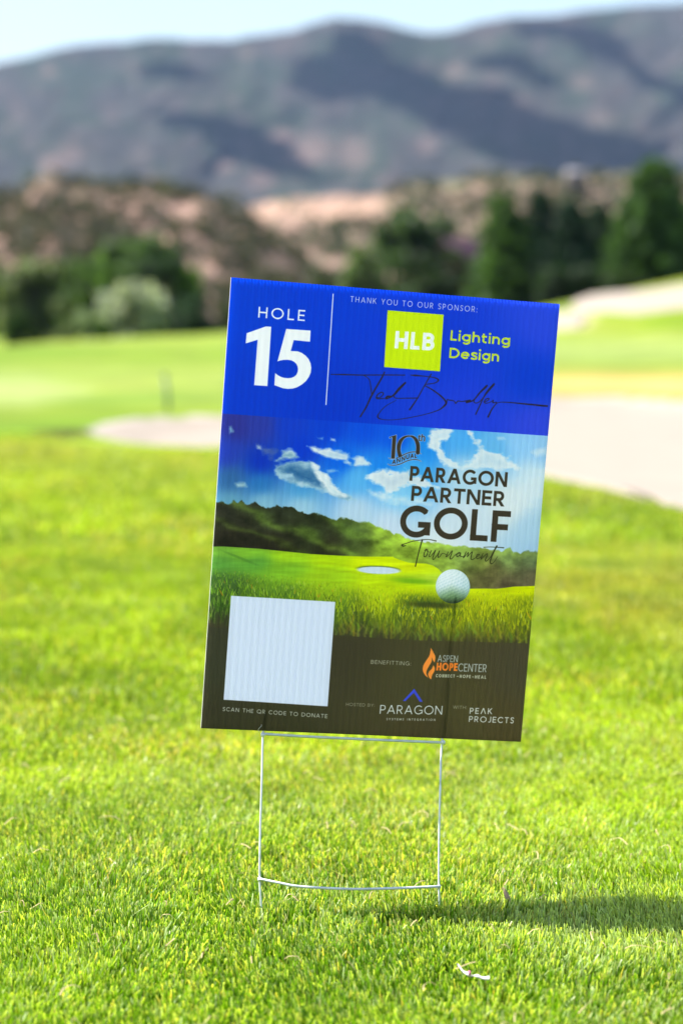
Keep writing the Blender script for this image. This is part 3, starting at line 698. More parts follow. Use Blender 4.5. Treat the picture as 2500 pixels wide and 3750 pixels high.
def hillside(name, crest, d0, d1, foot, relief, rseed, mat, tintf, nc=300, nr=90, freq=(1/90., 7.), back=.25, sharp=1.):
    cx = np.linspace(-700, 3200, nc); cyy = np.interp(cx, *np.array(crest).T)
    cyy = cyy+(vnoise(cx/70., cx*0+rseed, rseed, 4)-.5)*14*(relief > 0)
    t = np.linspace(0, 1, nr)
    T, PX = np.meshgrid(t, cx, indexing='ij')
    shape = T**sharp
    PY = foot+(cyy[None]-foot)*shape
    D = d0+(d1-d0)*T
    u = PX*freq[0]; v = T*freq[1]
    rd = 1-np.abs(2*vnoise(u-v*.55, v*.45+u*.25, rseed+1, 4)-1)
    D = D-relief*(rd-.6)*np.sin(np.pi*np.clip(T, 0, 1))**.6
    V = at(PX, PY, D)
    # back slope
    B = V[-1].copy(); rowsb = []
    for k in range(1, 5):
        q = B.copy(); q[:, :2] *= 1+back*k/4; q[:, 2] = B[:, 2]*(1-(k/4.)**1.3)-2*(k == 4); rowsb.append(q)
    A = np.concatenate([V.reshape(-1, 3)]+rowsb); nrow = nr+4
    TT = np.concatenate([T.ravel(), np.ones(4*nc)]); PP = np.concatenate([PX.ravel(), np.tile(cx, 4)]); YY = np.concatenate([PY.ravel(), np.tile(cyy, 4)])
    c = tintf(A, PP, YY, TT)
    return mesh(name, A, grid_faces(nrow, nc), mat, col=c, smooth=True)

def mixc(c, m, b): m = np.clip(m, 0, 1)[:, None]; return c*(1-m)+np.array(b)*m
def bluff_tint(A, X, Y, T):
    n1 = vnoise(X/62, Y/34, 41, 4); n2 = vnoise(X/26, Y/20, 42, 3); c = np.tile(np.array([.105, .070, .055]), (len(A), 1))
    c = mixc(c, smooth(.50, .64, n1), (.27, .175, .14)); c = mixc(c, smooth(.50, .62, n2)*.7, (.052, .044, .032))
    c = mixc(c, smooth(60, 5, Y-np.interp(X, *np.array(CREST1).T))*.75, (.06, .055, .032)); return c
def bluff2_tint(A, X, Y, T):
    n1 = vnoise(X/50, Y/30, 43, 4); n2 = vnoise(X/24, Y/18, 44, 3); c = np.tile(np.array([.185, .125, .098]), (len(A), 1))
    c = mixc(c, smooth(.50, .62, n1)*.8, (.08, .08, .05)); c = mixc(c, smooth(.5, .62, n2)*.6, (.13, .11, .08))
    band = np.exp(-((Y-765)/40)**2)*smooth(900, 960, X)*(1-smooth(1390, 1440, X)); c = mixc(c, band*1.2*smooth(.36, .56, n2), (.30, .195, .145))
    c = mixc(c, smooth(1420, 1520, X)*smooth(40, 8, Y-np.interp(X, *np.array(CREST2).T))*.6, (.09, .10, .05)); return c
def mount_tint(A, X, Y, T):
    n1 = vnoise(X/150, Y/90, 51, 4); n2 = vnoise(X/45, Y/40, 52, 3); c = np.tile(np.array([.034, .034, .032]), (len(A), 1))
    c = mixc(c, smooth(.42, .62, n1)*.8, (.024, .033, .024)); c = mixc(c, smooth(.52, .7, n2)*.5, (.062, .048, .047))
    for bx, by, rx, ry, a in [(1035,500,42,30,1.0),(1150,540,90,60,.6),(1290,560,80,70,.55),(1100,580,110,40,.5),(190,605,60,45,.7),(260,560,60,50,.5),(820,610,45,25,.7),(960,655,60,40,.6),(1560,530,50,40,.5),(2130,300,60,40,.4),(1660,260,60,30,.5),(180,262,35,25,.5),(900,195,40,25,.5),(1030,170,30,20,.5),(1900,380,60,40,.3),(2200,430,60,30,.4),(1420,660,60,30,.4),(560,655,60,30,.4)]:
        q = np.hypot((X-bx)/rx, (Y-by)/ry)+(n2-.5)*.8; c = mixc(c, smooth(1.15, .45, q)*a, (.112, .080, .072))
    return c
bluff = tag(hillside('bluff', CREST1, 215, 330, 1168, 14, 61, M_BLUFF, bluff_tint, 360, 90, (1/120., 5.)), 'brown scrubby bluff at the left', kind='structure')
ridge = tag(hillside('ridge', CREST2, 400, 540, 1160, 16, 71, M_BLUFF, bluff2_tint, 360, 80, (1/130., 5.)), 'pinkish sandy ridge behind the centre and right trees', kind='structure')
mount = tag(hillside('mountain', CREST3, 2100, 4300, 1140, 260, 81, M_MOUNT, mount_tint, 420, 150, (1/420., 4.), .18, .92), 'long hazy blue grey mountain', kind='structure')

# unseen clouds above the view, outlined so their shade falls across the mountain
def cloud(Pg, seed, zc=1500.):  # unseen added cloud; Pg outlines its shade on the mountain
    Q = []
    for px, py in Pg:
        cyv = np.interp(px, *np.array(CREST3).T); t = np.clip((1140-py)/(1140-cyv), 0, 1)**(1/.92); p = at(px, py, 2100+2200*t)
        Q.append((p+SDIR*((zc-p[2])/SDIR[2]))[:2])
    Q = np.array(Q); lo, hi = Q.min(0)-40, Q.max(0)+40; n = 70
    X, Y = np.meshgrid(np.linspace(lo[0], hi[0], n), np.linspace(lo[1], hi[1], n), indexing='ij')
    d = -inpoly(X, Y, [tuple(q) for q in Q])+(vnoise(X/70., Y/70., seed, 4)-.5)*70
    th = np.sqrt(np.clip(d, 0, 1e9))*7*(.7+.6*vnoise(X/45., Y/45., seed+1, 3))
    top = np.stack([X, Y, zc+th], -1).reshape(-1, 3); bot = np.stack([X, Y, zc-th*.3], -1).reshape(-1, 3)
    F = grid_faces(n, n); keep = (d.ravel()[F] > 0).any(1); F = F[keep]
    cl = mesh('cloud', np.concatenate([top, bot]), np.concatenate([F, F[:, ::-1]+n*n]), M_CLOUD, smooth=True); cl['kind'] = 'structure'; return cl
cloud([(1090,240),(1190,200),(1250,135),(1298,125),(1409,205),(1513,222),(1609,285),(1696,333),(1808,345),(1888,390),(2047,470),(2206,505),(2366,550),(2540,635),(2600,700),(2300,690),(1967,650),(1856,622),(1728,558),(1609,494),(1489,398),(1409,335),(1314,311),(1250,320),(1190,345),(1100,315)], 91)
cloud([(1860,90),(2007,82),(2166,115),(2286,170),(2382,255),(2500,330),(2700,430),(2700,480),(2500,400),(2366,335),(2246,255),(2127,185),(2007,152),(1900,135)], 93)
cloud([(560,440),(700,430),(830,462),(957,480),(1040,550),(1130,610),(1210,670),(1110,650),(1000,615),(900,590),(790,545),(690,505),(610,480)], 95)
cloud([(1720,215),(1850,200),(1960,250),(2060,330),(1990,345),(1900,300),(1800,260)], 97)
cloud([(560,215),(700,250),(760,300),(700,330),(600,300),(500,270)], 98)

# ================================================================ vegetation
def quads(C, size, rs, flat=.0, stretch=1.):
    """leaf-sized faces at the points C: (n, 4) corners"""
    n = len(C); a = rs.normal(size=(n, 3)); a[:, 2] *= 1-flat; a /= np.linalg.norm(a, axis=1)[:, None]
    b = rs.normal(size=(n, 3)); b -= (b*a).sum(1)[:, None]*a; b /= np.linalg.norm(b, axis=1)[:, None]
    s = (size*rs.uniform(.6, 1.3, n))[:, None]
    V = np.stack([C-a*s*stretch, C+b*s*.55, C+a*s*stretch, C-b*s*.55], 1)
    return V.reshape(-1, 3), np.arange(4*n).reshape(n, 4)
def tube(P, R, k=7):
    P = np.array(P, float); V = []; F = []
    for i, p in enumerate(P):
        d = P[min(i+1, len(P)-1)]-P[max(i-1, 0)]; d /= np.linalg.norm(d)+1e-9
        u = np.cross(d, [0, .01, 1] if abs(d[2]) < .9 else [1, 0, 0]); u /= np.linalg.norm(u); v = np.cross(d, u)
        for j in range(k):
            a = 2*math.pi*j/k; V.append(p+(u*math.cos(a)+v*math.sin(a))*R[i])
    for i in range(len(P)-1):
        for j in range(k): F.append((i*k+j, i*k+(j+1) % k, (i+1)*k+(j+1) % k, (i+1)*k+j))
    F.append(tuple(range(k))[::-1]); F.append(tuple((len(P)-1)*k+j for j in range(k)))
    return V, F
def join(parts):
    V = []; F = []; o = 0
    for v, f in parts:
        V += list(v); F += [tuple(i+o for i in q) for q in f]; o += len(v)
    return V, F
def foot(px, d):
    p = at(px, 1150., d); return np.array([p[0], p[1], float(terrain(p[0], p[1], False)) if p[1] < 200 else 0.])
def leafy(name, px, top, half, d, colr, label, cat, group=None, n=3800, lobes=16, seed=0, low=.12, leaf=None, trunk=True, vary=.35):
    """broadleaf tree or bush: tapered trunk and limbs, crown of leaf clumps with gaps"""
    rs = np.random.RandomState(abs(seed+px*3)+5); b = foot(px, d); H = float(at(px, top, d)[2]-b[2]); Rw = half*d/FPX
    root = empty(name, b); tag(root, label, cat, group)
    cs = []; 
    for k in range(lobes):
        a = rs.uniform(0, 2*math.pi); hz = rs.uniform(low, .86)**.85; rr = math.sqrt(max(0.02, 1-((hz-.4)/.62)**2))*rs.uniform(.4, .86)
        cs.append((Rw*rr*math.cos(a), Rw*rr*math.sin(a)*.9, H*hz, rs.uniform(.28, .44)*min(Rw, H*.8)))
    cs.append((0, 0, H*.82, .3*min(Rw, H)))
    C = []; tn = []
    base = np.array(colr)
    for cx, cyy, cz, r in cs:
        m = n//len(cs); v = rs.normal(size=(m, 3)); v /= np.linalg.norm(v, axis=1)[:, None]; v *= (rs.rand(m, 1)**.38)*r*(1+.35*np.sin(v[:, :1]*7+cx)); v[:, 2] *= .8
        C.append(v+[cx, cyy, cz]); tn.append(np.tile(base*rs.uniform(1-vary, 1+vary), (m, 1))*rs.uniform(.75, 1.25, (m, 1)))
    C = np.concatenate(C); tn = np.concatenate(tn); ok = (C[:, 2] > .02*H) & (C[:, 2] < H*1.02); C = C[ok]; tn = tn[ok]
    V, F = quads(C, leaf or max(.12, min(Rw, H)*.115), rs)
    mesh('crown', V, F, M_LEAF, root, col=np.repeat(tn, 4, 0))
    if trunk:
        r0 = .035*H; pr = [tube([(0, 0, -.3), (r0*.3, 0, H*.25), (0, r0, H*.55), (0, 0, H*.85)], [r0*1.3, r0, r0*.6, r0*.15])]
        for c in cs[:7]: pr.append(tube([(0, 0, H*.22), (c[0]*.5, c[1]*.5, H*.3+c[2]*.35), (c[0], c[1], c[2])], [r0*.5, r0*.3, r0*.08], 5))
        v, f = join(pr); mesh('trunk', v, f, M_BARK, root, smooth=True)
    return root
def conifer(name, px, top, half, d, colr, label, seed=0, n=7000, group='dark conifers on the right'):
    """spruce: straight trunk, drooping boughs in whorls, sprays of needles along each bough"""
    rs = np.random.RandomState(seed+px); b = foot(px, d); H = float(at(px, top, d)[2]-b[2]); Rw = half*d/FPX
    root = empty(name, b); tag(root, label, 'tree', group); Rw *= 1.5
    nb = 130; C = []; tn = []; limbs = [tube([(0, 0, -.3), (0, 0, H*.5), (0, 0, H*.97)], [H*.025, H*.014, H*.002])]; base = np.array(colr)
    for k in range(nb):
        h = .04+.94*(k/nb)**.9; L = Rw*(1-h)**.5*rs.uniform(.72, 1.12)+.12; a = k*2.4+rs.uniform(-.3, .3); m = int(n/nb*(.35+1.5*(1-h)))
        t = rs.rand(m)**.6; dz = -L*.28*t+L*.16*t*t
        w = (1-t*.75)*L*.22; off = rs.normal(size=(m, 3))*w[:, None]; off[:, 2] *= .6
        c_, s_ = math.cos(a), math.sin(a)
        C.append(np.stack([c_*L*t, s_*L*t, H*h+dz], 1)+off); tn.append(np.tile(base*rs.uniform(.7, 1.35), (m, 1))*rs.uniform(.8, 1.2, (m, 1)))
        if k % 3 == 0: limbs.append(tube([(0, 0, H*h), (c_*L*.5, s_*L*.5, H*h-L*.1), (c_*L*.9, s_*L*.9, H*h-L*.12)], [H*.005, H*.003, .01], 4))
    C = np.concatenate(C); tn = np.concatenate(tn); ok = C[:, 2] > .02; C = C[ok]; tn = tn[ok]
    V, F = quads(C, max(.16, Rw*.10), rs, flat=.4, stretch=1.3)
    mesh('crown', V, F, M_LEAF, root, col=np.repeat(tn, 4, 0))
    v, f = join(limbs); mesh('trunk', v, f, M_BARK, root, smooth=True)
    return root

DK, MD, OL, SV = (.022, .046, .014), (.04, .075, .02), (.085, .105, .045), (.25, .275, .225)
GL = 'trees and bushes at the left end of the fairway'; GC = 'trees behind the sign'
leafy('broadleaf_tree', 500, 862, 195, 122, (.05, .092, .022), 'big dark green round tree at the left above the silver bush', 'tree', GL, 6500, 22, 1)
leafy('broadleaf_tree', 330, 925, 120, 128, (.055, .098, .028), 'dark green tree joined to the left flank of the biggest left tree', 'tree', GL, 4500, 16, 2)
leafy('broadleaf_tree', 605, 915, 115, 116, (.022, .042, .02), 'near black green tree just right of the silver bush', 'tree', GL, 4200, 14, 3)
leafy('broadleaf_tree', 110, 925, 150, 132, (.12, .15, .07), 'olive grey green tree at the far left edge', 'tree', GL, 4500, 16, 4)
leafy('broadleaf_tree', -60, 880, 110, 136, (.09, .115, .05), 'dull green tree cut by the left edge of the photo', 'tree', GL, 3000, 12, 5)
leafy('silver_bush', 480, 1035, 130, 104, SV, 'round silver green bush in front of the dark trees', 'bush', GL, 3600, 16, 6, low=.1)
leafy('silver_bush', 320, 1140, 60, 103, (.19, .24, .13), 'small pale green bush at the left foot of the silver bush', 'bush', GL, 1400, 9, 7, low=.1)
leafy('dark_bush', 78, 1150, 62, 103, (.022, .05, .01), 'small dark green bush low at the left edge', 'bush', GL, 1600, 9, 8, low=.1)
leafy('broadleaf_tree', 250, 1085, 80, 112, (.10, .13, .05), 'low mid green shrub between the dark bush and the silver bush', 'bush', GL, 1800, 10, 9, low=.1)
leafy('dark_bush', 735, 1058, 85, 108, (.02, .042, .02), 'dark bush peeping out at the left side of the sign top', 'bush', GL, 2200, 10, 10, low=.1)
leafy('dark_bush', 880, 1090, 90, 112, (.05, .065, .03), 'grey green bush behind the upper left corner of the sign', 'bush', GC, 1800, 10, 11, low=.1)
leafy('broadleaf_tree', 1505, 735, 150, 150, (.045, .075, .03), 'tall round topped dark tree behind the middle of the sign', 'tree', GC, 5600, 20, 12)
leafy('broadleaf_tree', 1345, 900, 120, 142, (.09, .13, .045), 'lighter green tree left of the round topped tree', 'tree', GC, 3600, 14, 13)
leafy('broadleaf_tree', 1200, 965, 95, 145, (.05, .062, .03), 'low olive tree above the left half of the sign', 'tree', GC, 2800, 12, 14)
leafy('broadleaf_tree', 1060, 1015, 80, 150, (.08, .08, .05), 'low brownish shrub above the sign left of the olive tree', 'bush', GC, 1800, 10, 15)
leafy('broadleaf_tree', 1640, 860, 75, 152, (.04, .062, .026), 'dark green tree beside the dark red cabin', 'tree', GC, 2400, 12, 16)
leafy('dark_bush', 1560, 990, 110, 134, (.028, .05, .018), 'dark bush in front of the dark red cabin', 'bush', GC, 2600, 12, 17, low=.1)
leafy('dark_bush', 1720, 1020, 70, 132, (.045, .075, .026), 'mid green bush at the foot of the leftmost conifer', 'bush', GC, 1500, 9, 18, low=.1)
conifer('spruce_tree', 1842, 705, 100, 128, (.05, .10, .022), 'leftmost conifer, mid green and pointed, above the right end of the sign', 1)
conifer('spruce_tree', 1978, 690, 78, 134, (.014, .034, .018), 'slim near black conifer second from the left', 2)
conifer('spruce_tree', 2085, 725, 84, 126, (.014, .034, .02), 'blue black conifer in the middle of the row', 3)
conifer('spruce_tree', 2190, 745, 90, 130, (.022, .044, .022), 'dark grey green conifer left of the gap before the tallest', 4)
conifer('spruce_tree', 2392, 580, 145, 112, (.038, .08, .02), 'tallest conifer at the right edge, dark green and broad', 5, 7500)
conifer('spruce_tree', 2262, 905, 60, 118, (.02, .04, .016), 'short dark conifer in the gap left of the tallest', 6, 2600)
conifer('spruce_tree', 2560, 820, 110, 116, (.02, .045, .014), 'conifer half out of the photo at the right edge', 7, 3200)
leafy('dark_bush', 2060, 985, 150, 108, (.018, .036, .014), 'low dark thicket at the foot of the conifers', 'bush', None, 3000, 14, 19, low=.08)
leafy('dark_bush', 2300, 990, 100, 100, (.024, .044, .012), 'dark bush under the left side of the tallest conifer', 'bush', None, 2200, 11, 20, low=.08)

# scrub on the bluffs: too many to count, one object each
def scrub(name, src, count, seed, size, colr, label, rowmax, mask):
    rs = np.random.RandomState(seed); me = src.data; nv = len(me.vertices); co = np.empty(nv*3, np.float32); me.vertices.foreach_get('co', co); co = co.reshape(-1, 3)
    X, Y = topx(co); ok = np.where(mask(X, Y, co))[0]; ids = rs.choice(ok, count); P = []; T = []
    for i in ids:
        s = size*rs.uniform(.5, 1.5); m = 16; v = rs.normal(size=(m, 3)); v /= np.linalg.norm(v, axis=1)[:, None]; v *= rs.rand(m, 1)**.4*s; v[:, 2] = np.abs(v[:, 2])*1.1
        P.append(co[i]+v+[rs.normal()*.8, rs.normal()*.8, 0]); T.append(np.tile(np.array(colr)*rs.uniform(.6, 1.5), (m, 1)))
    P = np.concatenate(P); T = np.concatenate(T); V, F = quads(P, size*.42, rs)
    tag(mesh(name, V, F, M_LEAF, col=np.repeat(T, 4, 0)), label, kind='stuff')
scrub('scrub', bluff, 1500, 5, 1.0, (.036, .038, .02), 'dark scrub scattered over the left bluff', 90,
      lambda X, Y, c: (Y < 1150) & (X > -300) & (X < 1500) & ((vnoise(X/55, Y/38, 45, 3) > .47) | (Y-np.interp(X, *np.array(CREST1).T) < 22)))
scrub('scrub', ridge, 1500, 6, 1.35, (.045, .05, .026), 'olive scrub scattered over the pink ridge', 80,
      lambda X, Y, c: (Y < 1100) & (X > 700) & (X < 2800) & ((vnoise(X/60, Y/36, 46, 3) > .5)) & ~((X < 1420) & (Y < 800)))

# ================================================================ buildings among the trees
M_RED = simple('dark_red_boards', (.055, .014, .02), .9, 0, .2, 3., .2)
M_ROOF = simple('cabin_roof', (.03, .018, .03), 1., 0, .0, 4., .2)
M_PALE = simple('pale_stucco', (.22, .19, .17), .9, 0, .2, 2., .1)
M_PROOF = simple('pale_metal_roof', (.15, .145, .17), .7, 0, .4, 2., .1)
M_PANE = simple('window_pane', (.03, .035, .04), .1, 0, .6, 2., .1)
def boxv(x0, x1, y0, y1, z0, z1):
    return [(x0,y0,z0),(x1,y0,z0),(x1,y1,z0),(x0,y1,z0),(x0,y0,z1),(x1,y0,z1),(x1,y1,z1),(x0,y1,z1)], [(0,3,2,1),(4,5,6,7),(0,1,5,4),(1,2,6,5),(2,3,7,6),(3,0,4,7)]
def cabin(name, px, pyb, d, w, dep, hw, hr, mw, mr, label, rot=0.):
    p = at(px, pyb, d); root = empty(name, p); root.rotation_euler = (0, 0, rot); tag(root, label, 'building')
    v, f = boxv(-w/2, w/2, -dep/2, dep/2, -3, hw); v += [(-w/2, 0, hw+hr), (w/2, 0, hw+hr)]; f = f[:1]+f[2:]+[(4, 8, 7), (5, 6, 9)]
    mesh('wall', v, f, mw, root)
    o = .35; t = .12; y0 = dep/2+o; dz = hr*o/(dep/2)
    V = []; F = []
    for s in (-1, 1):
        q = [(-w/2-o, s*y0, hw-dz+.02), (w/2+o, s*y0, hw-dz+.02), (w/2+o, 0, hw+hr+.02), (-w/2-o, 0, hw+hr+.02)]
        b = len(V); V += q+[(a, b2, c+t) for a, b2, c in q]; F += [(b, b+1, b+2, b+3), (b+4, b+7, b+6, b+5), (b, b+4, b+5, b+1), (b+1, b+5, b+6, b+2), (b+3, b+2, b+6, b+7), (b, b+3, b+7, b+4)]
    mesh('roof', V, F, mr, root)
    for k in (-1, 1):
        v, f = boxv(k*w*.24-.45, k*w*.24+.45, -dep/2-.05, -dep/2+.02, hw*.35, hw*.8); wn = mesh('window', v, f, mr, root)
        v, f = boxv(k*w*.24-.37, k*w*.24+.37, -dep/2-.07, -dep/2-.052, hw*.4, hw*.76); mesh('pane', v, f, M_PANE, wn)
cabin('cabin', 1705, 1090, 158, 4.2, 4.5, 2.2, 1.5, M_RED, M_ROOF, 'dark red cabin half hidden between the round topped tree and the conifers', .5)
cabin('ridge_house', 2105, 655, 520, 4.0, 4, 1.1, .8, M_PALE, M_PROOF, 'tiny pale roofed house on the crest of the ridge above the conifers', .1)

# ================================================================ post by the bunker
b = gnd(617, 1508); root = empty('marker_post', b); tag(root, 'thin grey green post standing in the grass behind the left tip of the bunker', 'post')
M_POST = simple('post_paint', (.16, .22, .15), .6, 0, .3, 20., .15)
v, f = tube([(0, 0, -.1), (-.008, 0, .14), (-.028, 0, .30)], [.020, .019, .018], 10); mesh('post', v, f, M_POST, root, smooth=True)
v, f = tube([(-.028, 0, .30), (-.030, 0, .325)], [.024, .02], 10); mesh('cap', v, f, M_POST, root, smooth=True)

# ================================================================ near turf, blade by blade
def blades(x, y, h, w, rs, seg=2, lean=.24, tintmul=1.):
    n = len(x); z = terrain(x, y, False)
    a = rs.uniform(0, 2*np.pi, n); dx, dy = np.cos(a), np.sin(a)
    # lean follows slow swirls in the turf plus chance
    sw = vnoise(x*2.2, y*2.2, 17, 2)*2*np.pi*2; L = h*lean*rs.uniform(.1, 1.6, n)
    lx = L*(np.cos(sw)*.5+rs.normal(0, .8, n)); ly = L*(np.sin(sw)*.5+rs.normal(0, .8, n))
    V = []
    for k in range(seg+1):
        t = k/seg; ww = w*(1-.12*t-.3*t*t)/2 if seg > 1 else w*(1-.45*t)/2
        cx = x+lx*t*t; cyy = y+ly*t*t; cz = z+h*t*(1-.12*t)
        V.append(np.stack([cx-dx*ww, cyy-dy*ww, cz], 1)); V.append(np.stack([cx+dx*ww, cyy+dy*ww, cz], 1))
    V = np.stack(V, 1); k_ = 2*(seg+1)
    F = [np.stack([np.arange(n)*k_+2*k, np.arange(n)*k_+2*k+1, np.arange(n)*k_+2*k+3, np.arange(n)*k_+2*k+2], 1) for k in range(seg)]
    # colours: fresh green, yellow green, pale bluish, straw; base of each blade paler
    big = vnoise(x*1.1, y*.8, 14, 3); sm_ = vnoise(x*6, y*5, 15, 2); r = rs.rand(n)
    g0, g1, g2, g3 = np.array([.066, .175, .001]), np.array([.185, .315, .001]), np.array([.36, .45, .20]), np.array([.42, .34, .13])
    k = np.clip((big-.5)*3.4+(sm_-.5)*1.6+.42+rs.normal(0, .22, n), 0, 1)[:, None]
    c = g0*(1-k)+g1*k
    dryp = .035+.20*smooth(.55, .75, vnoise(x*1.6, y*1.2, 16, 3)); pale = .12+.10*smooth(.5, .7, sm_)+.5*smooth(.28, .1, np.hypot((x-.42)/1.3, (y-3.16)))
    c = np.where((r < pale)[:, None], g2, c); c = np.where((r > 1-dryp)[:, None], g3, c)
    c = c*rs.uniform(.5, 1.45, (n, 1))*tintmul; ol = smooth(.5, .72, vnoise(x*.9+5, y*.55+3, 27, 3))[:, None]*.45; c = c*(1-ol)+c.mean(1, keepdims=True)*np.array([1.25, 1.2, .45])*ol
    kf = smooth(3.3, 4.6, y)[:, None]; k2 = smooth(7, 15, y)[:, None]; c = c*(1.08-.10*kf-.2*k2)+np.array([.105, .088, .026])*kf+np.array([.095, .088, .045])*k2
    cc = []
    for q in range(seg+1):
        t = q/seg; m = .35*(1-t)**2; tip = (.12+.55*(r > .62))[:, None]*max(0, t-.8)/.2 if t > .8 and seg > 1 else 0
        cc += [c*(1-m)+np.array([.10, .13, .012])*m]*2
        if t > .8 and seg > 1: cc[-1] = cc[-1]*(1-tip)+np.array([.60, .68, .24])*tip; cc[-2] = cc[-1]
    return V.reshape(-1, 3), F, np.stack(cc, 1).reshape(-1, 3)
def field(rs, y0, y1, dens, spread, pad, h, w, seg, inner=None, clump=.6):
    out = []; A = 0
    ys = np.linspace(y0, y1, 9)
    Xs = []; Ys = []
    for a, b_ in zip(ys[:-1], ys[1:]):
        hw = spread*(a+b_)/2+pad; n = int(dens*(b_-a)*2*hw); Xs.append(rs.uniform(-hw, hw, n)); Ys.append(rs.uniform(a, b_, n))
    x = np.concatenate(Xs); y = np.concatenate(Ys)
    if inner is not None: k = np.abs(x) > inner[0]*y+inner[1]; x = x[k]; y = y[k]
    k = rs.rand(len(x)) < (1-clump)+clump*smooth(.25, .6, vnoise(x*22/max(1, y0/3), y*22/max(1, y0/3), 18, 2)); x = x[k]; y = y[k]
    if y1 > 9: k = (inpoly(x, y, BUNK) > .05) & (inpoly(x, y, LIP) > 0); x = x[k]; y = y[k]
    hh = h*(.72+.28*smooth(2.85, 3.15, y))*rs.uniform(.5, 1.2, len(x))*(.78+.44*vnoise(x*3, y*3, 19, 2)); ww = w*rs.uniform(.6, 1.3, len(x))
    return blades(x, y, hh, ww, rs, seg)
rs = np.random.RandomState(12)
parts = [field(rs, 4.3, 4.95, 42000, .155, .10, .0245, .0028, 2), field(rs, 2.25, 4.3, 98000, .155, .10, .0245, .0024, 2), field(rs, 4.3, 8.5, 30000, .155, .15, .028, .0040, 1, clump=.4),
         field(rs, 8.5, 16, 4200, .155, .3, .034, .010, 1, clump=.3),
         field(rs, 1.4, 4.3, 11000, .155, 1.4, .034, .0038, 1, inner=(.155, .10)), field(rs, 1.2, 2.25, 16000, .16, .1, .034, .0035, 1),
         field(rs, 4.3, 9, 5000, .155, 1.8, .036, .006, 1, inner=(.155, .15))]
Vn, Fn, Cn, off = [], [], [], 0
for v, f, c in parts:
    Vn.append(v); Cn.append(c); Fn += [q+off for q in f]; off += len(v)
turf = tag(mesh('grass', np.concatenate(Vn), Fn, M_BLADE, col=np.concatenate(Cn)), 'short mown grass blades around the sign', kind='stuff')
# loose dry clippings on the turf
rs = np.random.RandomState(33); Vc, Fc, Cc = [], [], []; off = 0
for k in range(300):
    y = rs.uniform(2.6, 5.2); x = rs.uniform(-.17, .17)*y*1.2; a = rs.uniform(0, 2*math.pi); L = rs.uniform(.01, .042); w = rs.uniform(.0005, .0010); bend = rs.normal(0, .25); z = .018+rs.uniform(0, .014)
    for q in range(5):
        t = q/4; aa = a+bend*t*2; cx = x+math.cos(aa)*L*(t-.5); cyy = y+math.sin(aa)*L*(t-.5); cz = z+.006*math.sin(math.pi*t)+rs.normal(0, .0008)
        Vc += [(cx-math.sin(aa)*w, cyy+math.cos(aa)*w, cz), (cx+math.sin(aa)*w, cyy-math.cos(aa)*w, cz+.0006)]; cl = np.array([.42, .34, .17])*rs.uniform(.7, 1.3); Cc += [cl, cl]
    Fc += [(off+2*q, off+2*q+1, off+2*q+3, off+2*q+2) for q in range(4)]; off += 10
tag(mesh('dry_clippings', Vc, Fc, M_STRAW, col=np.array(Cc)), 'pale dry grass clippings strewn on the turf', kind='stuff')

# ================================================================ the sign
T0 = np.array([.0530, -.0040, -3.301])
n_c = np.array([.223, -.092, .971]); n_c /= np.linalg.norm(n_c)
c2w = lambda v: RGT*v[0]+UPV*v[1]-FWD*v[2]
NRM = c2w(n_c); CEN = CAM+c2w(T0)
def onplane(px, py, lift=0.):
    r = RGT*(px-1250)/FPX+UPV*(1875-py)/FPX+FWD; c = CEN+NRM*lift
    return CAM+r*(((c-CAM)@NRM)/(r@NRM))
K = [onplane(*q) for q in CORN]                                  # TL, TR, BR, BL of the front face
def panel(u, v, lift=0.):
    """u right 0..1, v down 0..1; a slight bow across the panel as it leans on its stake"""
    u = np.asarray(u, float)[..., None]; v = np.asarray(v, float)[..., None]
    p = (K[0]*(1-u)+K[1]*u)*(1-v)+(K[3]*(1-u)+K[2]*u)*v
    return p+NRM*(lift-.0025*np.sin(np.pi*u)*(1-v*.3))
base = np.array([.0133, 3.289, 0.]); sign = empty('yard_sign', base)
tag(sign, 'blue and green plastic golf sign reading HOLE 15, on a wire stake in the grass', 'sign')
def rel(V): return np.asarray(V)-base
NF = 100; TH = .0040
# front sheet with its printed face; each flute wall pulls the skin in by a hair
us = []; dz = []
for k in range(NF):
    for q, z_ in ((0., -.00016), (.14, -.00003), (.5, 0.), (.86, -.00003)): us.append((k+q)/NF); dz.append(z_)
us.append(1.); dz.append(-.0003); us = np.array(us); dz = np.array(dz)
vs = np.concatenate([[0, .004, .010, .018, .03, .05], np.linspace(.09, 1, 22)])
Vg, Ug = np.meshgrid(vs, us, indexing='ij'); DZ = np.tile(dz, (len(vs), 1))
crush = np.exp(-Vg/.014)                                        # cut edge: flutes crushed and splayed along the top
ph = (Ug*NF) % 1
DZ = DZ*(1+2.2*crush)+crush*.0005*np.sin(ph*2*np.pi)+.00012*(vnoise(Ug*20, Vg*6, 24, 2)-.5)
Vf = panel(Ug, Vg)+NRM*DZ[..., None]
img_arr = make_print()
im = bpy.data.images.new('sign_print', AW, AH); px4 = np.ones((AH, AW, 4), np.float32); px4[..., :3] = img_arr[::-1]; im.pixels.foreach_set(px4.ravel()); im.update(); im.pack()
m, n, o = newmat('printed_plastic'); tx = N(n, 'ShaderNodeTexImage', image=im, interpolation='Cubic', extension='EXTEND')
uvn = N(n, 'ShaderNodeUVMap', uv_map='map'); n.links.new(uvn.outputs[0], tx.inputs[0])
p = N(n, 'ShaderNodeBsdfPrincipled', Roughness=.34); p.inputs['Specular IOR Level'].default_value = .35
gain = N(n, 'ShaderNodeMixRGB', blend_type='MULTIPLY'); gain.inputs['Fac'].default_value = 1; gain.inputs['Color2'].default_value = (1, 1, 1, 1)
n.links.new(tx.outputs[0], gain.inputs['Color1']); n.links.new(gain.outputs[0], p.inputs['Base Color'])
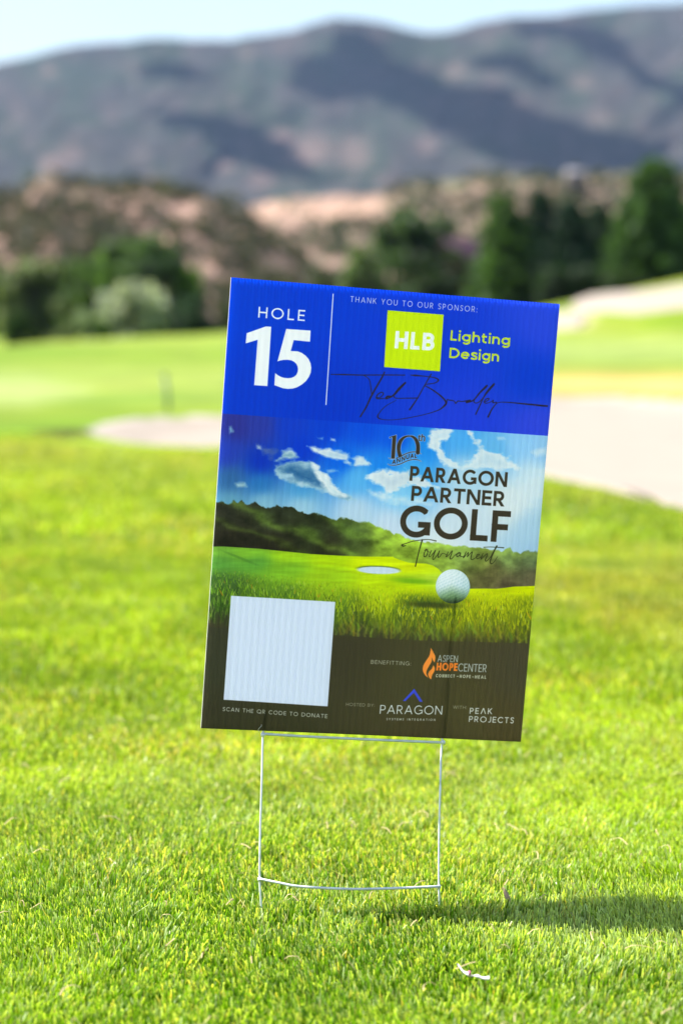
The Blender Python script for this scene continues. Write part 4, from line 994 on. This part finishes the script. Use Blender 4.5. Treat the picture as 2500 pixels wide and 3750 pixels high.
no = N(n, 'ShaderNodeTexNoise', Scale=900., Detail=2.); tcn = N(n, 'ShaderNodeTexCoord'); n.links.new(tcn.outputs['Object'], no.inputs['Vector'])
bp = N(n, 'ShaderNodeBump', Strength=.12, Distance=.0004); n.links.new(no.outputs[0], bp.inputs['Height']); n.links.new(bp.outputs[0], p.inputs['Normal'])
tr = N(n, 'ShaderNodeBsdfTranslucent'); n.links.new(tx.outputs[0], tr.inputs['Color'])
ms = N(n, 'ShaderNodeMixShader'); ms.inputs[0].default_value = .56; n.links.new(p.outputs[0], ms.inputs[1]); n.links.new(tr.outputs[0], ms.inputs[2]); n.links.new(ms.outputs[0], o.inputs[0])
M_PRINT = m
m, n, o = newmat('white_plastic'); p = N(n, 'ShaderNodeBsdfPrincipled', Roughness=.4); p.inputs['Base Color'].default_value = (.88, .88, .88, 1)
no = N(n, 'ShaderNodeTexNoise', Scale=300.); bp = N(n, 'ShaderNodeBump', Strength=.1, Distance=.0004); n.links.new(no.outputs[0], bp.inputs['Height']); n.links.new(bp.outputs[0], p.inputs['Normal'])
tr = N(n, 'ShaderNodeBsdfTranslucent'); tr.inputs['Color'].default_value = (.96, .96, .96, 1)
ms = N(n, 'ShaderNodeMixShader'); ms.inputs[0].default_value = .9; n.links.new(p.outputs[0], ms.inputs[1]); n.links.new(tr.outputs[0], ms.inputs[2]); n.links.new(ms.outputs[0], o.inputs[0])
M_WPL = m
uvs = np.stack([Ug, 1-Vg], -1).reshape(-1, 2)
mesh('printed_face', rel(Vf.reshape(-1, 3)), grid_faces(len(vs), len(us)), M_PRINT, sign, uv=uvs, smooth=False)
# back sheet
vb = np.linspace(0, 1, 12); ub = np.linspace(0, 1, 40); Vg2, Ug2 = np.meshgrid(vb, ub, indexing='ij')
mesh('back_sheet', rel(panel(Ug2, Vg2, -TH).reshape(-1, 3)), grid_faces(12, 40)[:, ::-1], M_WPL, sign, smooth=True)
# flute walls between the sheets
Vw = []; Fw = []; nv_ = 10
for k in range(NF+1):
    u = min(k/NF, 1); b0 = len(Vw); lean = .0009/.457*(1 if k % 2 else -1) if 0 < k < NF else 0
    for v_ in np.linspace(0, 1, nv_):
        Vw.append(panel(u, v_, -.0004)); Vw.append(panel(u+lean, v_, -TH+.0001))
    Fw += [(b0+2*q, b0+2*q+1, b0+2*q+3, b0+2*q+2) for q in range(nv_-1)]
mesh('flute_wall', rel(np.array(Vw).reshape(-1, 3)), np.array(Fw), M_WPL, sign)['kind'] = 'stuff'
# wire stake: two long legs that run up inside the flutes, two cross bars
WR = .00185
def wire(P, r=WR, k=10):
    P = np.array(P, float); v, f = tube(P, [r]*len(P), k); return rel(v), f
gl = at(957., 3335., 3.272); gr = at(1608., 3310., 3.318)
def inplane(px, py):
    p = onplane(px, py); a = (p-K[3]); u = float(a@(K[2]-K[3])/((K[2]-K[3])@(K[2]-K[3]))); return p+NRM*(-.0022-.0025*math.sin(math.pi*min(max(u, 0), 1))*.8)
legL = [gl-[0, 0, .06], gl, at(951., 3219., 3.272), at(953., 3050., 3.277), at(958., 2880., 3.283), inplane(964, 2700), inplane(968, 2650), inplane(973, 2605)]
legR = [gr-[0, 0, .06], gr, at(1606., 3247., 3.318), at(1607., 3060., 3.325), at(1611., 2880., 3.331), inplane(1620, 2716), inplane(1650, 2350), inplane(1668, 2190)]
def curve(P, n=6):
    P = np.asarray(P, float); Q = np.vstack([2*P[0]-P[1], P, 2*P[-1]-P[-2]]); o = []
    for k in range(1, len(Q)-2):
        for t in np.linspace(0, 1, n, endpoint=False):
            o.append(.5*((2*Q[k])+(-Q[k-1]+Q[k+1])*t+(2*Q[k-1]-5*Q[k]+4*Q[k+1]-Q[k+2])*t*t+(-Q[k-1]+3*Q[k]-3*Q[k+1]+Q[k+2])*t**3))
    return np.array(o+[Q[-2]])
for lg in (legL, legR):
    v, f = wire(curve(lg), .0015); mesh('leg', v, f, M_WIRE, sign, smooth=True)
fr = NRM*.004
v, f = wire(curve([onplane(957, 2687)+fr*.2, onplane(1100, 2695)+fr*.7, onplane(1300, 2704)+fr, onplane(1480, 2712)+fr, onplane(1626, 2719)+fr*.3]), .0018); mesh('cross_bar', v, f, M_WIRE, sign, smooth=True)
v, f = wire(curve([at(948., 3218., 3.268), at(1020., 3233., 3.262), at(1103., 3247., 3.26), at(1285., 3256., 3.268), at(1450., 3253., 3.288), at(1611., 3246., 3.314)]), .0018); mesh('cross_bar', v, f, M_WIRE, sign, smooth=True)
for q in (at(951., 3220., 3.27), at(1606., 3248., 3.316), onplane(962, 2690)+fr*.2, onplane(1621, 2718)+fr*.3):       # weld beads
    v, f = tube([q-[0, 0, .0032], q-[0, 0, .0016], q+[0, 0, .0016], q+[0, 0, .0032]], [.0012, .0031, .0031, .0012], 10); mesh('weld', rel(v), f, M_WIRE, sign, smooth=True)

# curl of thread caught on the face
M_THR = simple('thread_fibre', (.6, .58, .5), .8, 0, .2, 50., .1)
P3 = [onplane(a, b_)+NRM*l for a, b_, l in [(957,2653,.0012),(955,2658,.003),(948,2664,.0035),(945,2671,.002),(946,2676,.0012),(950,2679,.0008)]]
v, f = tube(curve(P3, 5), [.00035]*(5*5+1), 5); tag(mesh('thread', v, f, M_THR, smooth=True), 'tiny pale curl of thread stuck low on the sign face', 'thread')

# ================================================================ litter on the turf
M_PAPER = simple('white_paper', (.62, .60, .60), .8, 0, .3, 200., .06); M_PINK = simple('pink_print', (.55, .12, .25), .7)
pts = [gnd(a, b_, .020) for a, b_ in [(1672,3536),(1690,3556),(1712,3572),(1735,3578),(1758,3582),(1790,3586)]]
c0 = pts[2].copy(); root = empty('paper_scrap', c0); tag(root, 'small twisted white scrap of paper lying on the grass below the sign', 'paper scrap')
V = []; cv = curve(pts, 4)
for i, q in enumerate(cv):
    t = i/(len(cv)-1); w = .0036*(1-.5*abs(t-.55)) ; a = .5*math.sin(t*9); V += [q-c0+[0, w*math.cos(a), w*math.sin(a)+.0012*math.sin(t*11)], q-c0+[0, w*.1, .003+.001*math.sin(t*20)], q-c0-[0, w*math.cos(a), w*math.sin(a)-.001]]
F = []
for i in range(len(cv)-1): F += [(3*i, 3*i+1, 3*i+4, 3*i+3), (3*i+1, 3*i+2, 3*i+5, 3*i+4), (3*i+2, 3*i, 3*i+3, 3*i+5)]
mesh('paper', V, F, M_PAPER, root)
q = cv[9]-c0; v, f = tube([q+[-.0015, -.002, .004], q+[.0015, -.002, .0045]], [.0028, .0028], 8); mesh('mark', v, f, M_PINK, root)
a0, a1 = gnd(1868, 3320, .008), gnd(1868, 3320, .008)+np.array([-.0095, .004, .026]); mid = (a0+a1)/2+[.001, -.003, 0]
V = []; 
for t, w in ((0, .0006), (.15, .0022), (.4, .0036), (.7, .0034), (.9, .0018), (1, .0005)):
    p = a0*(1-t)**2+2*mid*t*(1-t)+a1*t*t; V += [p+[-w, 0, 0], p+[0, -.0008, 0], p+[w, 0, 0]]
F = []
for i in range(5): F += [(3*i, 3*i+1, 3*i+4, 3*i+3), (3*i+1, 3*i+2, 3*i+5, 3*i+4)]
tag(mesh('dry_leaf', V, F, simple('dry_leaf_brown', (.34, .24, .18), .7, 0, .3, 200., .2), smooth=True), 'narrow brown dry leaf standing in the grass at the edge of the sign shadow', 'leaf')

# ================================================================ air
m, n, o = newmat('pale_haze'); pv = N(n, 'ShaderNodeVolumePrincipled'); pv.inputs['Color'].default_value = (.42, .60, .96, 1); pv.inputs['Density'].default_value = 3.7e-5; pv.inputs['Anisotropy'].default_value = .0
n.links.new(pv.outputs[0], o.inputs['Volume'])
v, f = boxv(-3800, 3800, -60, 6200, -2.2, 620); tag(mesh('haze', v, f, m), 'thin bluish summer haze over the valley', kind='stuff')
